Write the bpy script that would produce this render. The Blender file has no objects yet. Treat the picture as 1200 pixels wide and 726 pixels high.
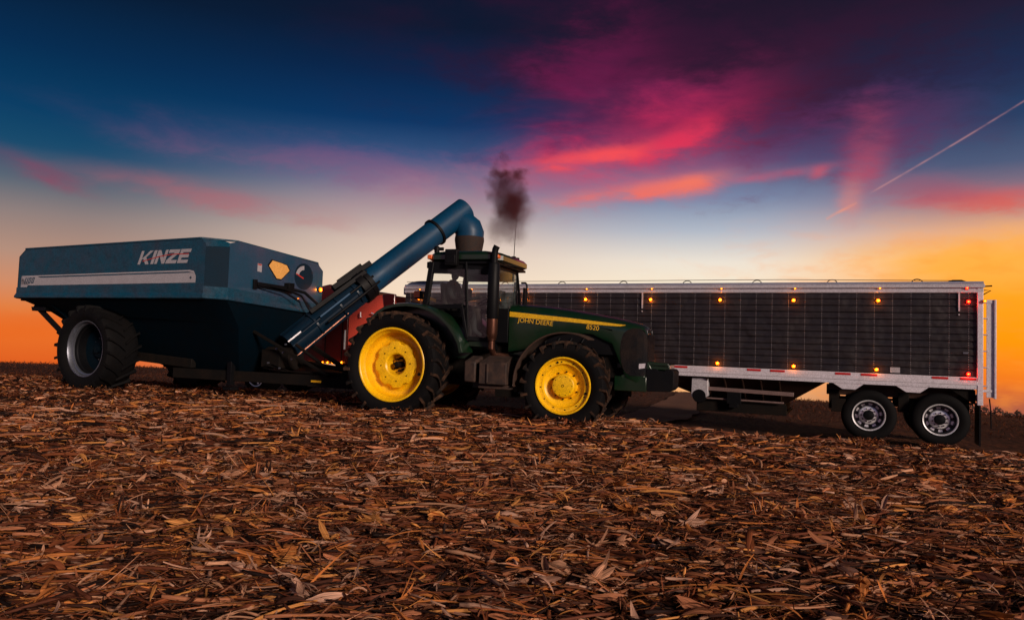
import bpy, bmesh, math, random
import numpy as np
from mathutils import Vector, Matrix
random.seed(7); RNG = np.random.default_rng(11)
sin, cos, pi, rad = math.sin, math.cos, math.pi, math.radians
scene = bpy.context.scene
col = scene.collection

# ------------------------------------------------------------------ camera
CAMZ, PITCH, ROLL = 1.22, rad(2.96), rad(2.0)
cam = bpy.data.objects.new("camera", bpy.data.cameras.new("camera")); col.objects.link(cam)
fw = Vector((0, cos(PITCH), sin(PITCH))); r0 = Vector((1, 0, 0)); u0 = r0.cross(fw)
rv = cos(ROLL)*r0 + sin(ROLL)*u0; uv_ = -sin(ROLL)*r0 + cos(ROLL)*u0
m = Matrix((rv, uv_, -fw)).transposed().to_4x4(); m.translation = (0, 0, CAMZ)
cam.matrix_world = m
cam.data.sensor_width = 36; cam.data.lens = 25.5; cam.data.clip_end = 5000; cam.data.clip_start = .05
scene.camera = cam

# ------------------------------------------------------------------ sky
def lin(r, g, b):
    f = lambda c: (c/255/12.92) if c/255 <= .04045 else ((c/255+.055)/1.055)**2.4
    return (f(r), f(g), f(b), 1)
world = bpy.data.worlds.new("World"); scene.world = world; world.use_nodes = True
nt = world.node_tree; nt.nodes.clear(); N = nt.nodes; L = nt.links
def M(op, a, b=None, c=None, clamp=False):
    n = N.new('ShaderNodeMath'); n.operation = op; n.use_clamp = clamp
    for i, v in enumerate((a, b, c)):
        if v is None: continue
        if isinstance(v, (int, float)): n.inputs[i].default_value = v
        else: L.new(v, n.inputs[i])
    return n.outputs[0]
def MIX(f, a, b, mode='MIX'):
    n = N.new('ShaderNodeMix'); n.data_type = 'RGBA'; n.blend_type = mode; n.clamp_factor = True
    for s, v in ((n.inputs[0], f), (n.inputs[6], a), (n.inputs[7], b)):
        if isinstance(v, (int, float)): s.default_value = v
        elif isinstance(v, tuple): s.default_value = v
        else: L.new(v, s)
    return n.outputs[2]
def SS(x, a, b):
    n = N.new('ShaderNodeMapRange'); n.interpolation_type = 'SMOOTHSTEP'
    L.new(x, n.inputs[0]); n.inputs[1].default_value = a; n.inputs[2].default_value = b
    return n.outputs[0]
tc = N.new('ShaderNodeTexCoord'); sep = N.new('ShaderNodeSeparateXYZ'); L.new(tc.outputs['Generated'], sep.inputs[0])
X, Y, Z = sep.outputs
EL = M('MULTIPLY', M('ARCSINE', Z), 180/pi); AZ = M('MULTIPLY', M('ARCTAN2', X, Y), 180/pi)
def ramp(stops):                                     # stops: (elevation in degrees, sRGB)
    lo, hi = -10, 40
    n = N.new('ShaderNodeValToRGB'); L.new(M('DIVIDE', M('SUBTRACT', EL, lo), hi-lo, clamp=True), n.inputs[0])
    el = n.color_ramp.elements
    while len(el) > 1: el.remove(el[-1])
    for i, (e, c) in enumerate(stops):
        k = el[0] if i == 0 else el.new((e-lo)/(hi-lo))
        k.position = (e-lo)/(hi-lo); k.color = lin(*c)
    return n.outputs[0]
left = ramp([(-10, (120, 50, 30)), (-2.5, (222, 92, 32)), (0, (236, 114, 42)), (1.6, (226, 128, 68)), (3.2, (208, 140, 104)), (5.2, (180, 142, 124)),
             (7.8, (142, 126, 124)), (10, (84, 100, 116)), (12, (20, 74, 108)), (14.5, (0, 60, 100)), (18.5, (0, 42, 80)), (23, (2, 24, 50)), (40, (4, 14, 34))])
mid = ramp([(-10, (120, 70, 50)), (-2, (238, 182, 134)), (1.5, (252, 224, 190)), (5, (242, 218, 194)), (8, (218, 194, 180)), (10.5, (172, 154, 158)),
            (12.5, (112, 116, 144)), (14.5, (48, 82, 126)), (17, (2, 52, 100)), (20.5, (0, 34, 74)), (24, (4, 20, 46)), (40, (6, 10, 28))])
midr = ramp([(-10, (140, 70, 40)), (-2, (248, 184, 124)), (1.2, (255, 224, 176)), (4.2, (255, 236, 204)), (7, (236, 226, 212)), (9.4, (176, 184, 198)),
             (11.8, (118, 136, 168)), (14.5, (62, 72, 116)), (17.5, (34, 26, 66)), (21, (26, 16, 42)), (25, (18, 14, 36)), (40, (8, 10, 26))])
right = ramp([(-10, (70, 40, 45)), (-4, (120, 75, 78)), (-2.6, (176, 92, 66)), (-1, (236, 118, 34)), (1.5, (255, 146, 14)), (4.5, (255, 162, 30)),
              (7, (255, 186, 92)), (8.8, (226, 170, 136)), (11, (140, 116, 132)), (13.2, (70, 88, 122)), (16, (8, 62, 102)), (19, (6, 40, 80)), (24, (8, 18, 42)), (40, (6, 10, 26))])
back = ramp([(-10, (70, 48, 44)), (0, (148, 110, 108)), (6, (154, 118, 128)), (12, (122, 112, 140)), (20, (66, 90, 130)), (30, (24, 50, 92)), (40, (10, 26, 58))])
c = MIX(SS(AZ, -32, -7), left, mid); c = MIX(SS(AZ, -6, 14), c, midr); c = MIX(SS(AZ, 16, 33), c, right)
absaz = M('ABSOLUTE', AZ)
# streaky warp shared by all the clouds
mp = N.new('ShaderNodeCombineXYZ'); L.new(M('MULTIPLY', AZ, .055), mp.inputs[0]); L.new(M('MULTIPLY', EL, .15), mp.inputs[1])
def noise(scale, detail=6, off=0, rough=.55):
    v = N.new('ShaderNodeVectorMath'); v.operation = 'ADD'; L.new(mp.outputs[0], v.inputs[0]); v.inputs[1].default_value = (off, off*1.7, off)
    n = N.new('ShaderNodeTexNoise'); n.inputs['Scale'].default_value = scale; n.inputs['Detail'].default_value = detail; n.inputs['Roughness'].default_value = rough
    n.inputs['Distortion'].default_value = .35
    L.new(v.outputs[0], n.inputs['Vector']); return n.outputs[0]
n1, n2, n3 = noise(1.6, 7, 3), noise(3.2, 8, 9), noise(7, 6, 21)
n4 = noise(9, 10, 41, .72)
def cloud(c, az, el, sa, se, tilt, color, strength, warp=1.0, nz=n1, lo=.0, hi=.95):
    da = M('SUBTRACT', AZ, az); de = M('SUBTRACT', EL, el)
    t = rad(tilt)
    u = M('DIVIDE', M('ADD', M('MULTIPLY', da, cos(t)), M('MULTIPLY', de, sin(t))), sa)
    v = M('DIVIDE', M('SUBTRACT', M('MULTIPLY', de, cos(t)), M('MULTIPLY', da, sin(t))), se)
    v = M('ADD', v, M('ADD', M('MULTIPLY', M('SUBTRACT', n2, .5), warp*1.5), M('MULTIPLY', M('SUBTRACT', n4, .5), warp*1.0))); u = M('ADD', u, M('MULTIPLY', M('SUBTRACT', n1, .5), warp))
    d = M('ADD', M('MULTIPLY', u, u), M('MULTIPLY', v, v))
    g = M('EXPONENT', M('MULTIPLY', d, -1.0))
    f = M('MULTIPLY', g, M('ADD', .45, M('MULTIPLY', SS(nz, .35, .65), .55)))
    f = M('MULTIPLY', M('MULTIPLY', SS(f, lo, hi), M('ADD', .70, M('MULTIPLY', n4, .6))), strength)
    return MIX(f, c, lin(*color))
P = lambda px, py: (math.degrees(math.atan2(px-600, 850)), math.degrees(math.atan2((386+.035*px)-py, 850*math.hypot(1, (px-600)/850))))
def cl(c, px, py, wx, wy, *a, **k):
    az, el = P(px, py); return cloud(c, az, el, wx/14.8, wy/14.8, *a, **k)
c = cl(c, 860, 40, 330, 100, 0, (44, 14, 44), .85, warp=1.3)
c = cl(c, 690, 90, 90, 55, 20, (112, 20, 72), .7, warp=1.4)
c = cl(c, 760, 125, 150, 40, 10, (130, 30, 84), .75, warp=1.5)
c = cl(c, 730, 170, 140, 42, 14, (205, 40, 88), .95, warp=1.2)
c = cl(c, 690, 182, 80, 12, 8, (244, 76, 84), 1., warp=.8, nz=n2)
c = cl(c, 790, 160, 60, 16, 22, (228, 48, 84), .8, warp=.8, nz=n2)
c = cl(c, 700, 212, 180, 27, 5, (192, 92, 122), .75, warp=1.0)
c = cl(c, 740, 224, 125, 12, 8, (236, 112, 102), .95, warp=.8, nz=n2)
c = cl(c, 815, 212, 40, 11, 10, (244, 118, 96), .9, warp=.6, nz=n2)
c = cl(c, 895, 205, 70, 6, 7, (206, 90, 112), .8, warp=.5, nz=n2)
c = cl(c, 958, 199, 12, 7, 20, (236, 84, 92), .8, warp=.5)
c = cl(c, 1000, 160, 120, 40, 5, (108, 34, 84), .65, warp=1.3)
c = cl(c, 1012, 185, 26, 44, -8, (190, 72, 98), .65, warp=.8)
c = cl(c, 995, 235, 14, 24, -12, (222, 130, 118), .6, warp=.7)
c = cl(c, 1175, 234, 95, 15, -6, (226, 84, 72), .72, warp=.8, nz=n2)
c = cl(c, 1090, 222, 70, 16, -6, (150, 84, 110), .6, warp=.9)
c = cl(c, 1160, 305, 110, 30, 3, (255, 172, 60), .8, warp=1.0)
c = cl(c, 1190, 385, 60, 40, 3, (255, 150, 8), .6, warp=1.0)
c = cl(c, 400, 190, 210, 22, -3, (150, 84, 124), .4, warp=1.2)
c = cl(c, 520, 225, 120, 26, 8, (190, 128, 140), .3, warp=1.0)
c = cl(c, 255, 232, 140, 16, -5, (184, 94, 104), .5, warp=.9, nz=n2)
c = cl(c, 25, 194, 60, 11, -16, (150, 50, 84), .4, warp=.8, nz=n2)
c = cl(c, 45, 210, 40, 6, -14, (150, 60, 90), .4, warp=.7, nz=n2)
c = cl(c, 40, 380, 120, 14, 3, (232, 104, 34), .6, warp=.8)
# faint streaks near the sunset, and the contrail high on the right
c = MIX(M('MULTIPLY', M('MULTIPLY', SS(n3, .45, .7), SS(AZ, 5, 30)), M('MULTIPLY', SS(EL, 12, 5), .35)), c, lin(255, 150, 50))
def trail(c, p0, p1, w0, w1, color, s):
    (a0, e0), (a1, e1) = P(*p0), P(*p1); Lx, Ly = a1-a0, e1-e0; LL = math.hypot(Lx, Ly); Lx /= LL; Ly /= LL
    da = M('SUBTRACT', AZ, a0); de = M('SUBTRACT', EL, e0)
    u = M('DIVIDE', M('ADD', M('MULTIPLY', da, Lx), M('MULTIPLY', de, Ly)), LL, clamp=False)
    v = M('ABSOLUTE', M('SUBTRACT', M('MULTIPLY', de, Lx), M('MULTIPLY', da, Ly)))
    w = M('ADD', w0, M('MULTIPLY', u, w1-w0)); w = M('MAXIMUM', w, .01)
    f = M('EXPONENT', M('MULTIPLY', M('POWER', M('DIVIDE', v, w), 2), -1))
    f = M('MULTIPLY', M('MULTIPLY', f, SS(u, 0, .08)), SS(u, 1.05, .98))
    f = M('MULTIPLY', f, M('MULTIPLY', M('ADD', .35, SS(n3, .3, .6)), s))
    return MIX(f, c, lin(*color))
c = trail(c, (1015, 227), (1260, 76), .07, .05, (190, 136, 140), .42)
c = trail(c, (966, 256), (1003, 236), .10, .10, (240, 150, 120), .45)
c = MIX(SS(absaz, 46, 75), c, back)
c = MIX(SS(EL, 24, 45), c, lin(6, 14, 32))
nish = N.new('ShaderNodeTexSky'); nish.sky_type = 'NISHITA'; nish.sun_disc = False
nish.sun_elevation = rad(1); nish.sun_rotation = rad(38)
b1 = N.new('ShaderNodeBackground'); L.new(nish.outputs[0], b1.inputs[0]); b1.inputs[1].default_value = .004
b2 = N.new('ShaderNodeBackground'); L.new(c, b2.inputs[0]); b2.inputs[1].default_value = 1.0
ad = N.new('ShaderNodeAddShader'); L.new(b1.outputs[0], ad.inputs[0]); L.new(b2.outputs[0], ad.inputs[1])
wo = N.new('ShaderNodeOutputWorld'); L.new(ad.outputs[0], wo.inputs[0])

# added low warm fill from behind the camera, at right; the sunset lies ahead
sun = bpy.data.objects.new("sun", bpy.data.lights.new("sun", 'SUN')); col.objects.link(sun)  # added warm fill lamp, not the setting sun
sun.data.energy = 3.3; sun.data.angle = rad(11); sun.data.color = (1.0, .80, .66)
SAZ, SEL = rad(148), rad(17)
sd = Vector((sin(SAZ)*cos(SEL), cos(SAZ)*cos(SEL), sin(SEL)))
sun.rotation_euler = sd.to_track_quat('Z', 'Y').to_euler()
scene.view_settings.view_transform = 'Standard'; scene.view_settings.look = 'None'
scene.view_settings.exposure = 0.0; scene.view_settings.gamma = 1; scene.view_settings.use_curve_mapping = False
scene.cycles.max_bounces = 6; scene.cycles.volume_bounces = 1; scene.cycles.transparent_max_bounces = 12
scene.cycles.volume_step_rate = 1.0

# ------------------------------------------------------------------ helpers: materials
def newmat(name):
    mt = bpy.data.materials.new(name); mt.use_nodes = True
    t = mt.node_tree; b = t.nodes['Principled BSDF']; return mt, t, b
def mat(name, color, rough=.5, metal=0., dirt=.35, dcol=(.16, .085, .045), scale=3., coat=0., bump=.0, bscale=60., spec=.5, speck=.22, warp=0.):
    mt, t, b = newmat(name)
    tcn = t.nodes.new('ShaderNodeTexCoord')
    n = t.nodes.new('ShaderNodeTexNoise'); n.inputs['Scale'].default_value = scale; n.inputs['Detail'].default_value = 8; n.inputs['Roughness'].default_value = .65
    t.links.new(tcn.outputs['Object'], n.inputs['Vector'])
    mr = t.nodes.new('ShaderNodeMapRange'); mr.inputs[1].default_value = .42; mr.inputs[2].default_value = .78; mr.inputs[4].default_value = dirt
    t.links.new(n.outputs[0], mr.inputs[0])
    mx = t.nodes.new('ShaderNodeMix'); mx.data_type = 'RGBA'
    t.links.new(mr.outputs[0], mx.inputs[0]); mx.inputs[6].default_value = (*color, 1); mx.inputs[7].default_value = (*dcol, 1)
    n2_ = t.nodes.new('ShaderNodeTexNoise'); n2_.inputs['Scale'].default_value = 45; n2_.inputs['Detail'].default_value = 4
    t.links.new(tcn.outputs['Object'], n2_.inputs['Vector'])
    hs = t.nodes.new('ShaderNodeHueSaturation'); t.links.new(mx.outputs[2], hs.inputs['Color'])
    mr2 = t.nodes.new('ShaderNodeMapRange'); mr2.inputs[1].default_value = .3; mr2.inputs[2].default_value = .7; mr2.inputs[3].default_value = 1-speck; mr2.inputs[4].default_value = 1+speck
    t.links.new(n2_.outputs[0], mr2.inputs[0]); t.links.new(mr2.outputs[0], hs.inputs['Value'])
    t.links.new(hs.outputs[0], b.inputs['Base Color'])
    mr3 = t.nodes.new('ShaderNodeMapRange'); mr3.inputs[3].default_value = rough; mr3.inputs[4].default_value = min(1, rough+.35)
    t.links.new(mr.outputs[0], mr3.inputs[0]); t.links.new(mr3.outputs[0], b.inputs['Roughness'])
    b.inputs['Metallic'].default_value = metal; b.inputs['Coat Weight'].default_value = coat
    b.inputs['Specular IOR Level'].default_value = spec
    if warp:                                           # thin sheet metal is never quite flat
        bump = bump or .0001
    if bump:
        n3_ = t.nodes.new('ShaderNodeTexNoise'); n3_.inputs['Scale'].default_value = bscale; n3_.inputs['Detail'].default_value = 5
        t.links.new(tcn.outputs['Object'], n3_.inputs['Vector'])
        bp = t.nodes.new('ShaderNodeBump'); bp.inputs['Strength'].default_value = bump; bp.inputs['Distance'].default_value = .01
        t.links.new(n3_.outputs[0], bp.inputs['Height']); t.links.new(bp.outputs[0], b.inputs['Normal'])
        if warp:
            n5 = t.nodes.new('ShaderNodeTexNoise'); n5.inputs['Scale'].default_value = 2.6; n5.inputs['Detail'].default_value = 2
            t.links.new(tcn.outputs['Object'], n5.inputs['Vector']); b5 = t.nodes.new('ShaderNodeBump'); b5.inputs['Strength'].default_value = warp; b5.inputs['Distance'].default_value = .08
            t.links.new(n5.outputs[0], b5.inputs['Height']); t.links.new(b5.outputs[0], bp.inputs['Normal'])
    return mt
def emat(name, color, strength):
    mt, t, b = newmat(name)
    b.inputs['Base Color'].default_value = (*color, 1); b.inputs['Emission Color'].default_value = (*color, 1)
    b.inputs['Emission Strength'].default_value = strength; b.inputs['Roughness'].default_value = .3
    return mt
def glassmat(name, tint, refl=.12):
    mt = bpy.data.materials.new(name); mt.use_nodes = True; t = mt.node_tree; t.nodes.clear()
    o = t.nodes.new('ShaderNodeOutputMaterial'); tr = t.nodes.new('ShaderNodeBsdfTransparent'); tr.inputs[0].default_value = (*tint, 1)
    g = t.nodes.new('ShaderNodeBsdfGlossy'); g.inputs['Roughness'].default_value = .05
    fr = t.nodes.new('ShaderNodeFresnel'); fr.inputs[0].default_value = 1.45
    mx = t.nodes.new('ShaderNodeMixShader'); t.links.new(fr.outputs[0], mx.inputs[0]); t.links.new(tr.outputs[0], mx.inputs[1]); t.links.new(g.outputs[0], mx.inputs[2])
    df = t.nodes.new('ShaderNodeBsdfDiffuse'); df.inputs[0].default_value = (.34, .44, .42, 1)      # field dust film, its teal standing in for haze reflected on the glass
    tcn = t.nodes.new('ShaderNodeTexCoord'); n = t.nodes.new('ShaderNodeTexNoise'); n.inputs['Scale'].default_value = 4; n.inputs['Detail'].default_value = 8
    t.links.new(tcn.outputs['Object'], n.inputs[0]); mr = t.nodes.new('ShaderNodeMapRange'); mr.inputs[1].default_value = .3; mr.inputs[2].default_value = .8; mr.inputs[4].default_value = refl
    t.links.new(n.outputs[0], mr.inputs[0])
    m2 = t.nodes.new('ShaderNodeMixShader'); t.links.new(mr.outputs[0], m2.inputs[0]); t.links.new(mx.outputs[0], m2.inputs[1]); t.links.new(df.outputs[0], m2.inputs[2])
    t.links.new(m2.outputs[0], o.inputs[0]); return mt

CARTBLUE = mat('cart_blue_paint', (.002, .050, .088), .42, dirt=.6, dcol=(.050, .038, .056), scale=2.2, spec=.35, speck=.4, warp=.5)
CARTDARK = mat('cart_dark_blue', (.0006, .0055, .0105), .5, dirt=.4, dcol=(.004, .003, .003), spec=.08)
WHITEDECAL = mat('white_decal', (.36, .34, .37), .55, dirt=.35, dcol=(.22, .18, .2), scale=6)
DECALINK = mat('dark_blue_ink', (.01, .05, .09), .5)
REDINK = mat('red_ink', (.45, .03, .02), .5, dirt=.1)
BLACK = mat('black_steel', (.0035, .0038, .005), .5, dirt=.35, dcol=(.009, .006, .005), spec=.14)
CHASSIS = mat('dusty_chassis', (.007, .006, .0055), .75, dirt=.55, dcol=(.02, .011, .007), bump=.5, spec=.1)
RUBBER = mat('tyre_rubber', (.0035, .0035, .0042), .75, dirt=.35, dcol=(.011, .007, .005), scale=5, bump=.4, spec=.12)
DUSTRUBBER = mat('dusty_tyre_rubber', (.009, .008, .008), .85, dirt=.9, dcol=(.12, .058, .032), scale=6, bump=.6, spec=.1)
YELLOW = mat('yellow_wheel_paint', (.96, .54, .003), .36, dirt=.34, dcol=(.35, .16, .02), scale=4)
YELLOWDECAL = mat('yellow_decal', (.75, .42, .01), .4, dirt=.1)
GREEN = mat('green_tractor_paint', (.002, .018, .0065), .28, dirt=.35, dcol=(.026, .018, .010), coat=.6, scale=2.5)
GREEN.node_tree.nodes['Principled BSDF'].inputs['Coat Roughness'].default_value = .22
GREENDULL = mat('green_frame_paint', (.002, .013, .005), .5, dirt=.5, dcol=(.02, .013, .008))
TANDUST = mat('dust_covered_plastic', (.045, .020, .011), .8, dirt=.7, dcol=(.008, .006, .005), scale=5, bump=.4)
GALV = mat('galvanised_rim', (.22, .24, .29), .38, metal=.8, dirt=.6, dcol=(.08, .06, .05), scale=5)
ALU = mat('brushed_aluminium', (.60, .58, .62), .36, metal=.35, dirt=.3, dcol=(.30, .24, .22), scale=6, bump=.1)
WHITERAIL = mat('white_rail_paint', (.64, .60, .66), .42, metal=.1, dirt=.3, dcol=(.30, .25, .25), scale=5, bump=.12)
CHROME = mat('polished_alloy', (.92, .92, .95), .30, metal=.5, dirt=.2, dcol=(.2, .16, .14), scale=9)
SIDING = mat('black_siding', (.018, .0155, .0175), .34, dirt=.5, dcol=(.038, .027, .025), scale=1.3, bump=.1, bscale=30, spec=.35, speck=.35, warp=.7)
TARP = mat('blue_grey_tarp', (.26, .28, .38), .6, dirt=.3, dcol=(.14, .12, .14), bump=.3, bscale=20)
DULLALLOY = mat('dull_brown_alloy', (.20, .13, .12), .5, metal=.2, dirt=.5, dcol=(.07, .04, .035), scale=6)
DARKALLOY = mat('shaded_alloy', (.05, .05, .055), .3, metal=.9, dirt=.3, dcol=(.02, .015, .012), scale=9)  # the dark wheel barrels have their shade put into this colour
HOPPER = mat('rusty_hopper', (.045, .022, .015), .6, dirt=.6, dcol=(.014, .009, .008), scale=4, spec=.2)
REDTRUCK = mat('red_truck_paint', (.055, .0035, .003), .3, dirt=.25, dcol=(.02, .004, .003), coat=.4)
REDSKYLIT = mat('red_paint_with_sky_light', (.85, .10, .06), .4, dirt=.2, dcol=(.35, .04, .02))  # sky reflected on the red sleeper is put into this lighter colour
BROWNRUBBER = mat('brown_rubber_boot', (.014, .008, .006), .8, dirt=.6, dcol=(.055, .024, .015), scale=10, bump=.6)
SKYPANE = mat('orange_sky_in_window', (.80, .40, .10), .4, dirt=.2, dcol=(.6, .3, .1))  # orange sky in the sight glass, put into the sheet's colour
AMBER = emat('amber_lamp_glow', (1.0, .20, .004), 1.6)
AMBERHOT = emat('amber_lamp_core', (1.0, .36, .02), 5.0)
REDHOT = emat('red_lamp_core', (1.0, .13, .02), 5.0)
REDGLOW = emat('red_lamp_glow', (1.0, .012, .006), 1.6)
LENSOFF = mat('orange_lens', (.75, .13, .02), .25, dirt=.1)
REFRED = mat('red_reflective_tape', (.50, .012, .012), .35, dirt=.25, dcol=(.2, .03, .02))
REFYEL = mat('yellow_reflector', (.95, .48, .01), .3, dirt=.05)
CABGLASS = glassmat('tinted_cab_glass', (.97, .998, .99), .025)
FRONTGLASS = glassmat('dusty_windshield', (.97, .95, .91), .16)
SKIN = mat('skin', (.35, .18, .12), .6, dirt=0); CLOTH = mat('dark_work_clothes', (.006, .008, .010), .9, dirt=.2)
SEATCLOTH = mat('grey_seat_fabric', (.02, .022, .022), .9, dirt=.2)
PIPEMETAL = mat('heat_browned_steel', (.11, .045, .028), .34, metal=.8, dirt=.5, dcol=(.03, .016, .012), scale=9)

# ------------------------------------------------------------------ helpers: meshes
class MB:
    def __init__(s): s.v = []; s.f = []; s.m = []; s.mats = []; s.cur = 0
    def use(s, mt):
        if mt not in s.mats: s.mats.append(mt)
        s.cur = s.mats.index(mt); return s
    def add(s, vs, fs):
        b = len(s.v); s.v += [tuple(v) for v in vs]
        for f in fs: s.f.append(tuple(b+i for i in f)); s.m.append(s.cur)
        return s
    def hexa(s, p): return s.add(p, [(0, 3, 2, 1), (4, 5, 6, 7), (0, 1, 5, 4), (1, 2, 6, 5), (2, 3, 7, 6), (3, 0, 4, 7)])
    def box(s, x0, x1, y0, y1, z0, z1):
        return s.hexa([(x0, y0, z0), (x1, y0, z0), (x1, y1, z0), (x0, y1, z0), (x0, y0, z1), (x1, y0, z1), (x1, y1, z1), (x0, y1, z1)])
    def bar(s, a, b, w, h, up=(0, 0, 1)):
        a, b = Vector(a), Vector(b); d = (b-a).normalized(); r = d.cross(Vector(up)).normalized(); u = r.cross(d)
        r = r*w/2; u = u*h/2
        return s.hexa([a-r-u, b-r-u, b+r-u, a+r-u, a-r+u, b-r+u, b+r+u, a+r+u])
    def prism(s, pts, off):                          # polygon pts (3-D) pushed along off
        off = Vector(off); n = len(pts); P_ = [Vector(p) for p in pts]
        nor = Vector((0, 0, 0))
        for i in range(n): nor += P_[i].cross(P_[(i+1) % n])
        if nor.dot(off) > 0: P_ = P_[::-1]
        vs = P_+[p+off for p in P_]
        return s.add(vs, [tuple(range(n)), tuple(range(2*n-1, n-1, -1))]+[(i, n+i, n+(i+1) % n, (i+1) % n) for i in range(n)])
    def tube(s, path, r, n=10, caps=True):
        path = [Vector(p) for p in path]; k = len(path); rs = r if isinstance(r, (list, tuple)) else [r]*k
        vs = []; prev = None
        for i, p in enumerate(path):
            d = (path[min(i+1, k-1)]-path[max(i-1, 0)]).normalized()
            if prev is None: a = d.orthogonal().normalized()
            else: a = (prev-d*prev.dot(d)).normalized()
            prev = a; b = d.cross(a)
            for j in range(n): t = 2*pi*j/n; vs.append(p+(a*cos(t)+b*sin(t))*rs[i])
        fs = [(i*n+j, i*n+(j+1) % n, (i+1)*n+(j+1) % n, (i+1)*n+j) for i in range(k-1) for j in range(n)]
        if caps: fs += [tuple(range(n-1, -1, -1)), tuple((k-1)*n+j for j in range(n))]
        return s.add(vs, fs)
    def lathe(s, prof, n=48, c=(0, 0, 0), axis='y', skip=None):   # prof: (radius, position along the axis)
        vs = []
        for r, h in prof:
            for j in range(n):
                t = 2*pi*j/n
                q = (r*cos(t), h, r*sin(t)) if axis == 'y' else ((r*cos(t), r*sin(t), h) if axis == 'z' else (h, r*cos(t), r*sin(t)))
                vs.append((q[0]+c[0], q[1]+c[1], q[2]+c[2]))
        fs = [(i*n+j, i*n+(j+1) % n, (i+1)*n+(j+1) % n, (i+1)*n+j) for i in range(len(prof)-1) for j in range(n) if not (skip and skip(i, j))]
        return s.add(vs, fs)
    def cut(s): s.cuts = getattr(s, 'cuts', [])+[(len(s.v), len(s.f))]; return s
    def build_each(s, name, **k):
        out = []; cs = [(0, 0)]+getattr(s, 'cuts', [])+[(len(s.v), len(s.f))]
        for (v0, f0), (v1, f1) in zip(cs, cs[1:]):
            if f1 == f0: continue
            q = MB(); q.mats = s.mats; q.v = s.v[v0:v1]; q.f = [tuple(i-v0 for i in f) for f in s.f[f0:f1]]; q.m = s.m[f0:f1]; out.append(q.build(name, **k))
        return out
    def build(s, name, mt=None, parent=None, bevel=0, smooth=35, loc=None):
        me = bpy.data.meshes.new(name); me.from_pydata(s.v, [], s.f); me.validate()
        if mt: me.materials.append(mt)
        else:
            for q in s.mats: me.materials.append(q)
            me.polygons.foreach_set('material_index', s.m[:len(me.polygons)])
        if smooth:
            me.polygons.foreach_set('use_smooth', [True]*len(me.polygons)); me.set_sharp_from_angle(angle=rad(smooth))
        o = bpy.data.objects.new(name, me); col.objects.link(o)
        if parent is not None: o.parent = parent
        if loc: o.location = loc
        if bevel:
            b = o.modifiers.new('bevel', 'BEVEL'); b.width = bevel; b.segments = 2; b.limit_method = 'ANGLE'; b.angle_limit = rad(40)
        return o
def empty(name, loc, rz=0, parent=None, **k):
    o = bpy.data.objects.new(name, None); col.objects.link(o); o.location = loc; o.rotation_euler = (0, 0, rz)
    o.empty_display_size = .3
    if parent is not None: o.parent = parent
    for a, b in k.items(): o[a] = b
    return o
def tag(o, **k):
    for a, b in k.items(): o[a] = b
    return o
def arc(cx, cz, r, a0, a1, n, y=0): return [(cx+r*cos(rad(a0+(a1-a0)*i/n)), y, cz+r*sin(rad(a0+(a1-a0)*i/n))) for i in range(n+1)]
def letters(txt, size, mt, name, parent, loc, rot, shear=0., extrude=.002, offset=0., sx=1.0):
    cu = bpy.data.curves.new(name, 'FONT'); cu.body = txt; cu.size = size; cu.extrude = extrude; cu.shear = shear; cu.offset = offset
    tmp = bpy.data.objects.new('tmp_text', cu); col.objects.link(tmp)
    me = bpy.data.meshes.new_from_object(tmp.evaluated_get(bpy.context.evaluated_depsgraph_get()))
    bpy.data.objects.remove(tmp); bpy.data.curves.remove(cu); me.materials.clear(); me.materials.append(mt)
    o = bpy.data.objects.new(name, me); col.objects.link(o); o.parent = parent; o.location = loc; o.rotation_euler = rot; o.scale = (sx, 1, 1)
    return o

# ------------------------------------------------------------------ terrain
TR0 = Vector((8.618, 14.546)); TA = Vector((cos(rad(-25)), sin(rad(-25)))); TL = Vector((-TA.y, TA.x))   # trailer axle point, axis, away-normal
def sstep(x, a, b):
    t = np.clip((x-a)/(b-a), 0, 1); return t*t*(3-2*t)
def ground_z(x, y):
    x = np.asarray(x, float); y = np.asarray(y, float)
    t = -((x-TR0.x)*TL.x+(y-TR0.y)*TL.y)            # metres in front of the trailer's near side
    k = sstep(x, .5, 4.)
    far = 2.2+1.7*k
    dip = -.45*sstep(-t, -far, -far+1.9)*.72-.45*.28*sstep(-t, -far-3.4, -far+1.2)
    d = np.hypot(x, y); yy = np.maximum(y, 1e-3); u = np.clip(x/yy, -1.2, 1.2)
    kk = .050+.0165*u
    drop = kk*d-1.2
    roll = np.logaddexp(0, (drop-.15)/.25)*.25
    roll = roll*sstep(y, -5, 10)
    bumps = .022*np.sin(x*2.1+np.sin(y*1.3)*1.4)*np.sin(y*1.7+.6*x)+.014*np.sin(x*5.3+y*2.2)*np.sin(y*4.1-x*1.3)
    bumps = bumps*(1-sstep(d, 60, 120))
    return np.minimum(dip, 0)*(1-sstep(roll, 0, 1.2)) - roll + bumps - .03
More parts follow.
